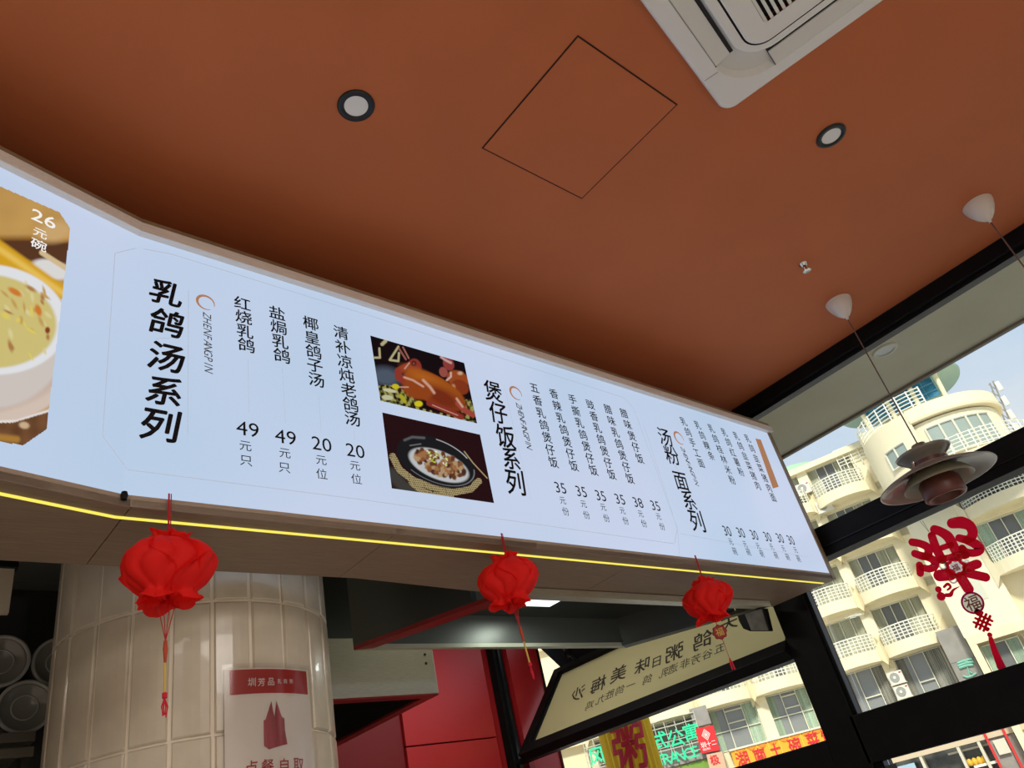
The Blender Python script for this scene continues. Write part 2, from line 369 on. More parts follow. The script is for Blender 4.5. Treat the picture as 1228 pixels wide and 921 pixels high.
def onm(x, y, left=False):
    return on_plane(x, y, BX, N1 if left else N2)
UZ = np.array([0, 0, 1.0])
M_txt = mat('menu_black_ink', (0.012, 0.010, 0.012), 0.7, spec=0.1)
M_txtg = mat('menu_grey_ink', (0.10, 0.10, 0.11), 0.7, spec=0.1)
M_line = mat('menu_line_ink', (0.30, 0.33, 0.38), 0.8, spec=0.1, emit=(0.42, 0.48, 0.58), estr=0.75)
M_cop = mat('copper_ink', (0.30, 0.13, 0.06), 0.8, spec=0.1, emit=(0.33, 0.17, 0.09), estr=0.9)
M_wink = emat('white_ink', (0.95, 0.93, 0.90), 0.95)
def face_text(name, items, m=M_txt, bold=0.0, shear=0.0, left=False, sx=1.0, label=None):
    """items: (char, px, py, size in metres)"""
    mb = MB(); n, u = (N1, D1) if left else (N2, D2)
    for ch, x, y, s in items:
        put_glyph(mb, ch, onm(x, y, left) + n * 0.002, s, u, UZ, bold, shear, sx)
    o = mb.build(name, m, menu)
    if label: o['label'] = label
    return o
def column_items(chars, p0, p1, k=0.9):
    n = len(chars); a = onm(*p0); b = onm(*p1)
    pitch = abs(b[2] - a[2]) / max(1, n - 1)
    return [(c, p0[0] + (p1[0] - p0[0]) * i / (n - 1), p0[1] + (p1[1] - p0[1]) * i / (n - 1), pitch * k) for i, c in enumerate(chars)]
def face_line(pts, w=0.0016, m=None, left=False, name='divider_line', lefts=None):
    mb = MB(); P = [onm(x, y, (lefts[i] if lefts else left)) for i, (x, y) in enumerate(pts)]
    for i, (a, b) in enumerate(zip(P, P[1:])):
        n = N1 if (lefts and (lefts[i] and lefts[i + 1])) or left else N2
        d = b - a; d /= np.linalg.norm(d); s = np.cross(d, n) * w / 2
        mb.add([a - s + n * 0.0015, b - s + n * 0.0015, b + s + n * 0.0015, a + s + n * 0.0015], [(0, 1, 2, 3)])
    return mb.build(name, m or M_line, menu)
def ring(x, y, r):
    mb = MB(); P = onm(x, y) + N2 * 0.002; vs = []; fs = []; n = 40
    for j in range(n + 1):
        t = math.pi * (-0.10 + 1.78 * j / n); wd = r * 0.24 * (0.25 + math.sin(math.pi * j / n))
        for q in (r, r - wd): vs.append(P + D2 * q * math.cos(t) + UZ * q * math.sin(t))
    for j in range(n): fs.append((2 * j, 2 * j + 2, 2 * j + 3, 2 * j + 1))
    mb.add(vs, fs); o = mb.build('ring_emblem', M_cop, menu); o['label'] = 'copper ring emblem'
def latin_down(text, p0, p1, h):
    """letters turned clockwise, running downwards"""
    mb = MB(); n = len(text)
    for i, c in enumerate(text):
        x = p0[0] + (p1[0] - p0[0]) * i / (n - 1); y = p0[1] + (p1[1] - p0[1]) * i / (n - 1)
        put_glyph(mb, c, onm(x, y) + N2 * 0.002, h, -UZ, D2, 0, 0.25, 0.85)
    mb.build('roman_text', M_txtg, menu)

# section 1
face_text('menu_heading', [('乳', 198.7, 351.6, .082), ('鸽', 200, 387.5, .084), ('汤', 199.5, 429, .086), ('系', 196, 469, .084), ('列', 193, 510, .088)], bold=0.022, shear=0.15)
face_line([(186, 407), (215, 404.5)]); face_line([(225.8, 349), (224.7, 522.5)])
ring(246, 363, 0.026); latin_down('ZHENFANGPIN', (248, 379), (250, 444), 0.022)
S1C = [('红烧乳鸽', (290.3, 364), (295, 414.4)), ('盐焗乳鸽', (331.9, 375.7), (337.5, 427)), ('椰皇鸽子汤', (372.2, 388.2), (379, 456)), ('清补凉炖老鸽汤', (408.4, 399.3), (422.2, 502.5))]
for s, a, b in S1C: face_text('dish_name', column_items(s, a, b, 0.92), bold=0.012, sx=1.05)
for a, b in (((297, 431), (298, 495)), ((338, 440), (342, 508)), ((381.6, 472), (384.8, 519)), ((424, 517), (425, 528))): face_line([a, b], 0.001)
for num, pts in (('49', [(296.6, 515), (294, 535.3), (294.7, 553)]), ('49', [(342, 524.6), (341.3, 544), (340.7, 561.4)]), ('20', [(385.4, 533), (384.8, 552.3), (385.4, 568.7)]), ('20', [(425.7, 541), (425.4, 559), (427, 574.7)])):
    face_text('price', [(num, *pts[0], .042), ('元', *pts[1], .030), ('只' if num == '49' else '位', *pts[2], .031)], sx=1.05)
# section 2
face_text('menu_heading', [('煲', 590.5, 469.5, .088), ('仔', 597.5, 495.4, .088), ('饭', 606.2, 523.7, .092), ('系', 612, 550, .086), ('列', 618, 578.6, .094)], bold=0.014, shear=0.12, sx=.9)
face_line([(605, 466), (622, 540), (637, 601)], 0.001)
ring(618, 471.7, 0.030); latin_down('ZHENFANGPIN', (622, 487), (634, 536), 0.026)
S2C = [('五香乳鸽煲仔饭', (640.4, 465.7), (663, 554.4)), ('香辣乳鸽煲仔饭', (663.6, 472.5), (687.4, 558.6)), ('手撕乳鸽煲仔饭', (686, 479), (711, 564)),
       ('豉香乳鸽煲仔饭', (707.4, 485.4), (732.8, 569)), ('腊味乳鸽煲仔饭', (728.6, 491), (754.8, 574)), ('腊味煲仔饭', (747.8, 496), (766.5, 550))]
for s, a, b in S2C: face_text('dish_name', column_items(s, a, b, 0.84), bold=0.010)
S2P = [('35', (671.6, 585.3), (674.4, 600.6), (677.9, 613.6)), ('35', (696.6, 589.8), (699.4, 604.8), (702.9, 617.8)), ('35', (719.8, 594.8), (723, 608.6), (726.8, 621.6)),
       ('35', (743, 599), (746, 612.8), (749.8, 624.8)), ('38', (764.8, 603), (767.8, 616.6), (771.8, 628)), ('35', (785.5, 606.8), (789.3, 619.8), (793.5, 631.5))]
for num, a, b, c in S2P: face_text('price', [(num, *a, .042), ('元', *b, .029), ('份', *c, .031)], sx=1.0)
# section 3
face_text('menu_heading', [('汤', 797, 524.4, .090), ('粉', 805, 546, .092), ('面', 816.7, 577.4, .092), ('系', 825.4, 599.9, .090), ('列', 835.4, 624.8, .098)], bold=0.01, shear=0.1)
face_line([(808, 557), (813, 565)], 0.003)
ring(813.7, 525.4, 0.034); latin_down('ZHENFANGPIN', (818.5, 539), (835, 580), 0.026)
S3C = [('乳鸽手工面', (819.2, 505.7), (840.4, 556)), ('乳鸽粿条', (836, 510), (852.4, 546.7)), ('乳鸽桂林米粉', (852.4, 514), (877.4, 575.6)), ('乳鸽红薯粉', (868, 518.7), (888, 566)),
       ('乳鸽韭菜猪肉', (882.4, 523), (908, 582.4)), ('乳鸽韭菜猪肉面', (896, 526), (926.8, 597))]
for s, a, b in S3C: face_text('dish_name', column_items(s, a, b, 0.84), bold=0.006)
S3P = [((871.6, 637), (876, 650), (880.6, 661)), ((888, 639), (893, 653), (897, 662)), ((904, 641.8), (908.6, 655), (913, 664)), ((920, 644), (925, 656), (930, 666)), ((935, 645.6), (939, 658), (944, 668)), ((948, 648), (953.6, 660), (957, 670))]
for a, b, c in S3P: face_text('price', [('30', *a, .046), ('元', *b, .032), ('碗', *c, .034)], sx=0.9)
mb = MB(); mb.add([onm(x, y) + N2 * 0.002 for x, y in ((905.5, 526), (912, 527.5), (933.5, 584), (926.5, 586))], [(0, 1, 2, 3)]); o = mb.build('copper_banner', M_cop, menu); o['label'] = 'slim copper coloured banner'
# thin octagonal frames
face_line([(137.5, 304), (122.5, 523), (152.4, 563.7)], 0.0018, left=True, name='frame_line')
face_line([(152.4, 563.7), (430, 599), (808.5, 652.3), (812, 633.5), (760, 491), (748.6, 477.5), (450, 381), (205, 305), (172, 299)], 0.0022, name='frame_line')
face_line([(137.5, 304), (163, 298)], 0.0018, left=True, name='frame_line')
face_line([(815, 668), (812, 635), (775, 520), (771, 510)], 0.0018, name='frame_line')
face_line([(815, 640), (880, 652), (968, 668)], 0.0015, name='frame_line')
# small cable clip and joint on the lip
MB().lathe(on_plane(149, 594, BX + N1 * 0.01, N1), [(0.0, -.012), (.006, -.01), (.008, 0), (.006, .008), (0, .01)], 10).build('cable_clip', M_black, menu)

# ------------------------------------------------------------------ printed food pictures (flat print)
def ell(X, Y, cx, cy, rx, ry, a=0):
    c, s = math.cos(R_(a)), math.sin(R_(a)); x = (X - cx) * c + (Y - cy) * s; y = -(X - cx) * s + (Y - cy) * c
    return np.sqrt((x / rx) ** 2 + (y / ry) ** 2)
def cap(X, Y, pts, w):
    d = np.full(X.shape, 1e9)
    for (x0, y0), (x1, y1) in zip(pts, pts[1:]):
        dx, dy = x1 - x0, y1 - y0; t = np.clip(((X - x0) * dx + (Y - y0) * dy) / (dx * dx + dy * dy), 0, 1)
        d = np.minimum(d, np.hypot(X - x0 - t * dx, Y - y0 - t * dy))
    return d / (w / 2)
def lay(Cc, d, col, soft=0.08):
    a = np.clip((1 + soft - d) / (2 * soft), 0, 1)[..., None]; return Cc * (1 - a) + np.array(col) * a
def picture(name, label, corners, zoff, zs, nx, ny, paint, left=False, inside=None, lift=0.002):
    """corners TL TR BR BL in photo pixels; paint works in zoomed pixels"""
    A = [onm(x, y, left) for x, y in corners]; n = N1 if left else N2
    s, t = np.meshgrid(np.linspace(0, 1, nx), np.linspace(0, 1, ny))
    P = (A[0][None, None] * ((1 - s) * (1 - t))[..., None] + A[1][None, None] * (s * (1 - t))[..., None] + A[2][None, None] * (s * t)[..., None] + A[3][None, None] * ((1 - s) * t)[..., None]) + n * lift
    cam_ = (P - EYE) @ RM.T; X = 614 + FPX * cam_[..., 0] / cam_[..., 2]; Y = 460.5 + FPX * cam_[..., 1] / cam_[..., 2]
    col = paint((X - zoff[0]) * zs, (Y - zoff[1]) * zs)
    col = np.clip(col, 0, 1)
    idx = np.arange(nx * ny).reshape(ny, nx)
    f = np.stack([idx[:-1, :-1], idx[1:, :-1], idx[1:, 1:], idx[:-1, 1:]], -1).reshape(-1, 4)
    if inside is not None:
        ok = inside(X, Y).reshape(-1); f = f[ok[f].all(1)]
    me = bpy.data.meshes.new(name); me.from_pydata((P.reshape(-1, 3) - world_origin(menu)).tolist(), [], f.tolist())
    at = me.color_attributes.new('print', 'FLOAT_COLOR', 'POINT'); buf = np.ones((nx * ny, 4), np.float32); buf[:, :3] = col.reshape(-1, 3); at.data.foreach_set('color', buf.ravel())
    m = bpy.data.materials.new(name + '_print'); m.use_nodes = True; N, L = m.node_tree.nodes, m.node_tree.links
    N.clear(); a = N.new('ShaderNodeVertexColor'); a.layer_name = 'print'; e = N.new('ShaderNodeEmission'); e.inputs[1].default_value = 0.95; o_ = N.new('ShaderNodeOutputMaterial')
    L.new(a.outputs[0], e.inputs[0]); L.new(e.outputs[0], o_.inputs[0]); me.materials.append(m)
    o = bpy.data.objects.new(name, me); C.objects.link(o); o.parent = menu; o['label'] = label; return o
def smooth_noise(X, Y, s, seed):
    r = np.random.default_rng(seed); o = np.zeros(X.shape)
    for k in range(5):
        a = r.uniform(0, 6.28); b = r.uniform(0, 6.28); w = r.uniform(.6, 1.9) / s
        o += np.sin((X * math.cos(a) + Y * math.sin(a)) * w + b)
    return o / 5
def paint_pigeon(X, Y):
    c = np.zeros(X.shape + (3,)) + (0.012, 0.006, 0.008)
    c = lay(c, ell(X, Y, 235, 410, 130, 80, 10), (0.10, 0.13, 0.18), 0.4)
    for p, w in (([(180, 165), (185, 245), (140, 245)], 18), ([(345, 150), (270, 265), (345, 275), (350, 205)], 18), ([(235, 100), (205, 128)], 30)): c = lay(c, cap(X, Y, p, w), (0.62, 0.55, 0.30), 0.25)
    leaf = (ell(X, Y, 330, 580, 190, 75, 22) < 1) | (ell(X, Y, 960, 690, 70, 90, 0) < 1) | (Y > 600 + (X - 190) * 0.235)
    nn = smooth_noise(X, Y, 13, 3) + 0.6 * smooth_noise(X, Y, 7, 5)
    c = np.where(leaf[..., None], np.where((nn > 0.12)[..., None], np.array([0.42, 0.40, 0.12]), np.where((nn > -0.15)[..., None], np.array([0.14, 0.15, 0.03]), np.array([0.035, 0.012, 0.01]))), c)
    for e_ in ((320, 495, 32, 22, 10, (0.80, 0.66, 0.02)), (385, 600, 50, 18, 55, (0.55, 0.50, 0.03)), (520, 645, 35, 26, 0, (0.85, 0.72, 0.02)), (270, 530, 60, 16, 10, (0.75, 0.72, 0.45)), (250, 590, 50, 22, 5, (0.70, 0.70, 0.42))):
        c = lay(c, ell(X, Y, *e_[:5]), e_[5], 0.15)
    br = (0.42, 0.09, 0.02); dk = (0.20, 0.03, 0.02)
    c = lay(c, ell(X, Y, 860, 430, 100, 70, 25), br); c = lay(c, ell(X, Y, 880, 500, 80, 60, 30), (0.30, 0.05, 0.015)); c = lay(c, ell(X, Y, 735, 370, 36, 45, -20), (0.40, 0.10, 0.08)); c = lay(c, ell(X, Y, 780, 300, 45, 60, -30), (0.36, 0.06, 0.05))
    c = lay(c, cap(X, Y, [(715, 240), (760, 270), (800, 290)], 20), (0.75, 0.45, 0.42), 0.5); c = lay(c, cap(X, Y, [(800, 375), (800, 410), (765, 440)], 16), (0.80, 0.55, 0.50), 0.4)
    c = lay(c, ell(X, Y, 880, 380, 20, 14), (0.85, 0.55, 0.35), 0.6); c = lay(c, ell(X, Y, 820, 500, 16, 22), (0.8, 0.4, 0.2), 0.6)
    for p, w, k in (([(410, 260), (350, 165)], 16, (0.40, 0.12, 0.10)), ([(435, 250), (385, 155)], 14, (0.45, 0.16, 0.12)), ([(470, 300), (400, 330), (345, 360), (345, 410), (400, 450)], 62, (0.36, 0.05, 0.03))): c = lay(c, cap(X, Y, p, w), k, 0.15)
    c = lay(c, ell(X, Y, 487, 325, 58, 72, -15), (0.34, 0.05, 0.03)); c = lay(c, ell(X, Y, 478, 295, 22, 24), (0.10, 0.015, 0.015), 0.3); c = lay(c, ell(X, Y, 478, 295, 9, 9), (0.35, 0.10, 0.05), 0.3)
    c = lay(c, ell(X, Y, 660, 525, 300, 118, 30), (0.40, 0.085, 0.012), 0.05); c = lay(c, ell(X, Y, 640, 470, 210, 50, 30), (0.62, 0.17, 0.02), 0.7)
    c = lay(c, ell(X, Y, 720, 590, 200, 80, 30), (0.24, 0.035, 0.012), 0.5)
    c = lay(c, ell(X, Y, 510, 525, 135, 78, 15), (0.38, 0.075, 0.015), 0.15)
    c = lay(c, cap(X, Y, [(610, 640), (760, 700), (890, 760)], 46), (0.33, 0.045, 0.03), 0.15); c = lay(c, cap(X, Y, [(860, 640), (920, 700), (990, 740)], 46), (0.45, 0.08, 0.05), 0.15)
    c = c * 0.72
    for p, w, a_ in (([(395, 415), (470, 440), (560, 495)], 20, 0.5), ([(560, 440), (620, 500), (655, 550)], 26, 0.5), ([(850, 600), (900, 670)], 22, 0.5), ([(400, 340), (440, 290)], 12, 0.6), ([(640, 655), (860, 745)], 8, 0.8), ([(355, 500), (430, 500)], 12, 0.5)): c = lay(c, cap(X, Y, p, w * .75), (0.62, 0.36, 0.27), min(.95, a_ + .35))
    return c
def paint_pot(X, Y):
    c = np.zeros(X.shape + (3,)) + (0.020, 0.006, 0.007)
    c = lay(c, cap(X, Y, [(150, 600), (260, 720), (380, 760)], 110), (0.05, 0.045, 0.04), 0.4)
    tw = (np.sin((X * 0.5 + Y * 0.9) * 0.28) * np.sin((X * 0.9 - Y * 0.4) * 0.2) > -0.1)[..., None]
    for p, w in (([(160, 440), (220, 560), (350, 660), (520, 720), (720, 770), (880, 740), (950, 670)], 62), ([(330, 680), (400, 740), (520, 790), (700, 800)], 50)):
        d = cap(X, Y, p, w); m_ = (d < 1)[..., None]; c = np.where(m_, np.where(tw, np.array([0.42, 0.34, 0.17]), np.array([0.10, 0.07, 0.03])), c)
    c = lay(c, ell(X, Y, 560, 490, 385, 205, 24), (0.012, 0.012, 0.014), 0.03)
    e1 = np.abs(ell(X, Y, 560, 485, 372, 190, 24) - 1) / 0.02
    c = lay(c, np.where((X > 560) & (Y < 460), e1, 9), (0.42, 0.42, 0.44), 0.5); c = lay(c, cap(X, Y, [(270, 290), (340, 262), (450, 270)], 22), (0.10, 0.10, 0.11), 0.5); c = lay(c, cap(X, Y, [(320, 340), (420, 325)], 10), (0.16, 0.16, 0.17), 0.5)
    c = lay(c, ell(X, Y, 585, 520, 292, 128, 22), (0.50, 0.51, 0.52), 0.05)
    r = np.random.default_rng(11)
    for k in range(150):
        a = r.uniform(0, 6.28); q = math.sqrt(r.uniform(0, 1)); px, py = 245 * q * math.cos(a), 98 * q * math.sin(a)
        cx = 590 + px * 0.93 - py * 0.37; cy = 505 + px * 0.37 + py * 0.93
        col = [(0.22, 0.085, 0.03), (0.12, 0.04, 0.018), (0.33, 0.15, 0.06), (0.07, 0.025, 0.015), (0.42, 0.27, 0.14)][r.integers(5)]
        c = lay(c, ell(X, Y, cx, cy, r.uniform(16, 38), r.uniform(12, 24), r.uniform(0, 180)), col, 0.25)
    for k in range(26):
        cx = 560 + r.uniform(-90, 120); cy = 440 + (cx - 560) * 0.45 + r.uniform(-45, 60)
        c = lay(c, ell(X, Y, cx, cy, r.uniform(6, 16), r.uniform(4, 7), r.uniform(0, 180)), [(0.50, 0.56, 0.06), (0.72, 0.78, 0.40), (0.80, 0.82, 0.70)][r.integers(3)], 0.3)
    c = lay(c, cap(X, Y, [(820, 395), (900, 500), (1030, 640)], 10), (0.40, 0.30, 0.16), 0.3)
    c = lay(c, np.where(Y > 560, np.abs(ell(X, Y, 560, 480, 375, 190, 24) - 1) / 0.012, 9), (0.22, 0.22, 0.24), 0.6)
    return c
def paint_bowl(X, Y):
    c = np.zeros(X.shape + (3,)) + (0.52, 0.30, 0.09)
    c = c * (1 + 0.12 * smooth_noise(X, Y, 9, 2))[..., None]
    c = lay(c, cap(X, Y, [(-60, 288), (20, 293), (90, 285)], 14), (0.60, 0.28, 0.03), 0.4)
    c = lay(c, cap(X, Y, [(-60, 300), (40, 300), (100, 305)], 30), (0.10, 0.04, 0.018), 0.3)
    c = lay(c, ell(X, Y, 66, 278, 22, 12, -10), (0.60, 0.38, 0.16), 0.4)
    c = lay(c, cap(X, Y, [(-60, 330), (90, 420)], 60), (0.42, 0.22, 0.12), 0.2)
    c = lay(c, ell(X, Y, 62, 323, 24, 11, 15), (0.72, 0.70, 0.68), 0.15); c = lay(c, cap(X, Y, [(50, 303), (84, 325)], 6), (0.66, 0.50, 0.28), 0.3)
    c = lay(c, cap(X, Y, [(-40, 275), (20, 318), (90, 368)], 26), (0.66, 0.36, 0.02), 0.15); c = lay(c, cap(X, Y, [(-40, 272), (20, 313), (90, 362)], 7), (0.80, 0.52, 0.10), 0.7)
    c = lay(c, ell(X, Y, -25, 470, 105, 46, -9), (0.66, 0.54, 0.46), 0.04); c = lay(c, ell(X, Y, -30, 458, 90, 34, -9), (0.40, 0.24, 0.19), 0.3)
    bowl = (ell(X, Y, -12, 408, 91, 82, 0)); c = lay(c, np.where(Y > 405, bowl, 9), (0.62, 0.56, 0.52), 0.03)
    c = lay(c, ell(X, Y, -12, 383, 93, 66, 6), (0.76, 0.77, 0.80), 0.02)
    c = lay(c, ell(X, Y, -14, 385, 82, 56, 6), (0.62, 0.52, 0.19), 0.03)
    r = np.random.default_rng(4)
    for k in range(46):
        c = lay(c, ell(X, Y, r.uniform(-40, 58), r.uniform(340, 430), r.uniform(2, 7), r.uniform(1, 3), r.uniform(0, 90)), [(0.55, 0.34, 0.10), (0.70, 0.62, 0.30), (0.72, 0.60, 0.12), (0.42, 0.20, 0.07)][r.integers(4)], 0.5)
    c = lay(c, ell(X, Y, 18, 350, 9, 3.5, 30), (0.62, 0.20, 0.03), 0.3); c = lay(c, ell(X, Y, 46, 372, 3.5, 7, -20), (0.62, 0.20, 0.03), 0.3); c = lay(c, ell(X, Y, 57, 396, 3, 4), (0.25, 0.05, 0.02), 0.3)
    c = lay(c, cap(X, Y, [(-60, 508), (20, 505), (60, 492), (75, 482)], 3), (0.80, 0.76, 0.72), 0.4)
    low = (Y > 507 - np.clip(X - 15, 0, 99) * 0.3)[..., None]
    c = np.where(low, np.array([0.16, 0.07, 0.03]) * (1 + 0.5 * smooth_noise(X, Y, 6, 9))[..., None], c)
    c = lay(c, ell(X, Y, 29, 510, 6, 4, 10), (0.60, 0.42, 0.25), 0.3); c = lay(c, cap(X, Y, [(-40, 520), (20, 527)], 8), (0.40, 0.20, 0.04), 0.5)
    return c
picture('menu_picture', 'photo print of glossy roast pigeon on green leaves', [(443.6, 402.8), (556.2, 435.6), (571.7, 508.1), (455.8, 480.9)], (430, 395), 7.224, 190, 130, paint_pigeon)
picture('menu_picture', 'photo print of black clay pot of meat rice in a straw ring', [(458, 495), (575.2, 521.6), (592, 603.6), (469.4, 586)], (450, 490), 7.673, 190, 150, paint_pot)
def in_oct(X, Y):
    P = [(-118, 172), (0, 223), (71.7, 254.3), (84.7, 273.8), (56, 515.5), (28, 535), (0, 530), (-118, 502)]; ok = np.ones(X.shape, bool)
    for (x0, y0), (x1, y1) in zip(P, P[1:] + P[:1]): ok &= ((x1 - x0) * (Y - y0) - (y1 - y0) * (X - x0)) >= -0.4
    return ok
picture('menu_picture', 'photo print of a white bowl of pale yellow congee with fried dough', [(-150, 130), (88, 262), (62, 548), (-150, 500)], (0, 0), 1.0, 240, 280, paint_bowl, left=True, inside=in_oct)
face_text('price', [('26', 52, 263, .036)], m=M_wink, bold=.012, left=True, sx=1.15, label='white price numeral')
face_text('price_unit', [('元', 47.7, 280.5, .027), ('碗', 46, 294, .030)], m=M_wink, bold=.012, left=True, sx=1.15, label='white price lettering')
face_line([(39, 284.5), (57, 288)], 0.0012, M_wink, left=True)

# ------------------------------------------------------------------ tiled round column
CC = (0.90, 2.375); CR = 0.375
col = thing('tiled_column', 'round column clad in tall glossy cream tiles left of the range hoods', 'column', (CC[0], CC[1], 0))
MB().lathe((CC[0], CC[1], 0), [(CR, 0), (CR, 2.94)], 72).build('grout_core', mat('grout', (0.88, 0.80, 0.68), 0.85), col, smooth=True)
M_tile = mat('glazed_tile', (0.60, 0.54, 0.43), 0.28, noise=0.10, nscale=9, bump=0.3, coat=0.25)
NT, da = 24, 2 * math.pi / 24; TH = 0.337
def tile_mesh(h, name):
    g = 0.0045; a_ = da / 2 - g / CR; mb = MB(); ro, ri = CR + 0.0085, CR - 0.002; K = 4; e = 0.004; vs = []; fs = []
    for (r, z, t_) in ((ri, 0, a_), (ro - e, 0, a_), (ro, e, a_ - e / ro), (ro, h - e, a_ - e / ro), (ro - e, h, a_), (ri, h, a_)):
        for k in range(K + 1): t = -t_ + 2 * t_ * k / K; vs.append((r * math.cos(t), r * math.sin(t), z))
    for i in range(5):
        for k in range(K): fs.append((i * (K + 1) + k, i * (K + 1) + k + 1, (i + 1) * (K + 1) + k + 1, (i + 1) * (K + 1) + k))
    for s_ in (0, K): fs.append(tuple(i * (K + 1) + s_ for i in (range(6) if s_ == 0 else range(5, -1, -1))))
    mb.add(vs, fs); return mb
zj = 2.168
protos = {}
a0 = math.atan2(1.985 - CC[1], 0.793 - CC[0]) 
for (z0, h) in ((zj + 0.0035, .60), (zj - TH + 0.0035, TH - 0.007), (zj - 2 * TH + 0.0035, TH - 0.007), (zj - 3 * TH + 0.0035, TH - 0.007)):
    for k in range(NT):
        a = a0 + da * (k + 0.5)
        if math.sin(a) > 0.75: continue
        if h not in protos:
            o = tile_mesh(h, 'tile').build('tile', M_tile, None); protos[h] = o
        else: o = protos[h].copy(); C.objects.link(o)
        o.parent = col; o.location = (0, 0, z0); o.rotation_euler = (random.uniform(-.002, .002), random.uniform(-.002, .002), a)

# poster in a clear sleeve, curved with the column
RP = CR + 0.018
def pol(x, y, r=RP):                                   # photo point -> angle and height on the column
    d = ray(x, y); a = d[0] ** 2 + d[1] ** 2; b = -2 * (d[0] * CC[0] + d[1] * CC[1]); c = CC[0] ** 2 + CC[1] ** 2 - r * r
    t = (-b - math.sqrt(max(0, b * b - 4 * a * c))) / (2 * a); P = EYE + d * t
    return math.atan2(P[1] - CC[1], P[0] - CC[0]), P[2]
def cyl_patch(a0, a1, z0, z1, r, n=12, thick=0.0):
    mb = MB(); vs = [(CC[0] + r * math.cos(a0 + (a1 - a0) * k / n), CC[1] + r * math.sin(a0 + (a1 - a0) * k / n), z) for k in range(n + 1) for z in (z0, z1)]
    return mb.add(vs, [(2 * k, 2 * k + 2, 2 * k + 3, 2 * k + 1) for k in range(n)])
pa0, pz1 = pol(266, 797); pa1, _ = pol(371, 797)
poster = thing('poster', 'white notice with red header and red carrier bag in a clear sleeve on the column', 'poster', (CC[0] + RP * math.cos((pa0 + pa1) / 2), CC[1] + RP * math.sin((pa0 + pa1) / 2), pz1 - 0.21))
pz0 = pz1 - 0.42; Rc = CR + 0.0150
cyl_patch(pa0 + .012, pa1 - .012, pz0 + .004, pz1 - .012, Rc).build('paper_sheet', mat('poster_paper', (0.80, 0.74, 0.68), 0.5), poster, smooth=True)
cyl_patch(pa0, pa1, pz0, pz1, RP).build('clear_sleeve', glassmat('clear_plastic', (0.93, 0.93, 0.92), 0.12, 0.12), poster, smooth=True)
ha0, hz1 = pol(275, 804, Rc); ha1, _ = pol(367, 804, Rc); _, hz0 = pol(275, 834, Rc)
M_pr = mat('poster_red', (0.42, 0.030, 0.026), 0.5)
cyl_patch(ha0, ha1, hz0, hz1, Rc + .0006).build('header_band', M_pr, poster, smooth=True)
def poster_text(name, items, m, sx=1.0, bold=0.0):
    mb = MB()
    for ch, x, y, s in items:
        a, z = pol(x, y, Rc + .001); u = np.array([-math.sin(a), math.cos(a), 0]); n = np.array([math.cos(a), math.sin(a), 0])
        if u[0] < 0: u = -u
        put_glyph(mb, ch, np.array([CC[0], CC[1], 0]) + n * (Rc + .0014) + UZ * z, s, u, UZ, bold, 0.05, sx)
    mb.build(name, m, poster)
poster_text('header_text', [('圳', 302, 818, .022), ('芳', 313.5, 818, .020), ('品', 325, 817.5, .020), ('乳', 335, 817, .012), ('鸽', 342, 817, .012), ('粥', 349, 817, .012)], mat('poster_white', (0.75, 0.70, 0.66), 0.5), 1.0, 0.01)
poster_text('poster_text', [('点', 301, 921, .033), ('餐', 321, 919, .033), ('自', 341, 918, .033), ('取', 358, 917, .033)], M_pr, 1.0, 0.006)
bag = MB()
def bagpoly(pts):
    vs = []
    for x, y in pts:
        a, z = pol(260 + x / 7.033, 790 + y / 7.033, Rc + .001); vs.append((CC[0] + (Rc + .0012) * math.cos(a), CC[1] + (Rc + .0012) * math.sin(a), z))
    bag.add(vs, [tuple(range(len(vs)))])
bagpoly([(395, 520), (440, 500), (500, 495), (570, 500), (575, 600), (595, 720), (500, 745), (440, 765), (400, 735)])
bagpoly([(410, 515), (460, 355), (475, 440), (490, 500)]); bagpoly([(485, 495), (503, 355), (545, 480), (560, 505)])
bag.build('bag_print', mat('bag_print', (0.42, 0.08, 0.09), 0.6, noise=0.35, nscale=90, stretch=(1, 1, 0.05)), poster)

# ------------------------------------------------------------------ range hoods
def P3(x, y, z): return np.array([x, y, z])
h1 = thing('range_hood', 'large dark steel range hood with bright rim and lamp beneath the menu sign', 'range hood', (2.45, 2.3, 2.2))
HA, HB, HC, HD = (1.53, 2.53), (3.07, 2.55), (3.48, 1.944), (1.80, 1.935)
HC2, HD2 = (3.36, 2.07), (1.742, 2.07)        # far left, far right, near right, near left
cen = np.mean([HA, HB, HC, HD], 0)
def inset(k): return [tuple(np.array(p) + (cen - np.array(p)) / np.linalg.norm(cen - np.array(p)) * k) for p in (HA, HB, HC, HD)]
O_, I_ = inset(0), inset(0.035)
zb, zt = 2.20, 2.70
def wallseg(i, j, name, m, z0=zb, z1=zt):
    MB().poly_z([O_[i], O_[j], I_[j], I_[i]], z0, z1).build(name, m, h1)
O_[2], O_[3] = HC2, HD2; I_[2], I_[3] = (3.325, 2.085), (1.78, 2.085)
wallseg(0, 1, 'rear_panel', mat('hood_rear_steel', (0.16, 0.17, 0.15), 0.38, metal=0.6)); wallseg(1, 2, 'side_panel', M_steeld); wallseg(3, 0, 'side_panel', M_steeld)
O_, I_ = inset(0), I_
MB().poly_z([(3.48, 1.944), (1.80, 1.935), (1.78, 1.98), (3.43, 1.99)], 2.196, 2.222).build('front_lip', M_steel, h1)
I2 = inset(0.075)
def rim(i, j, m): MB().poly_z([O_[i], O_[j], I2[j], I2[i]], zb - 0.004, zb + 0.012).build('bottom_rim', m, h1)
M_steelb = mat('bright_steel', (0.52, 0.55, 0.42), 0.35, metal=0.25)
M_redst = mat('red_reflection_steel', (0.30, 0.03, 0.028), 0.35, metal=0.3)  # steel rims with their red reflection painted into the base colour
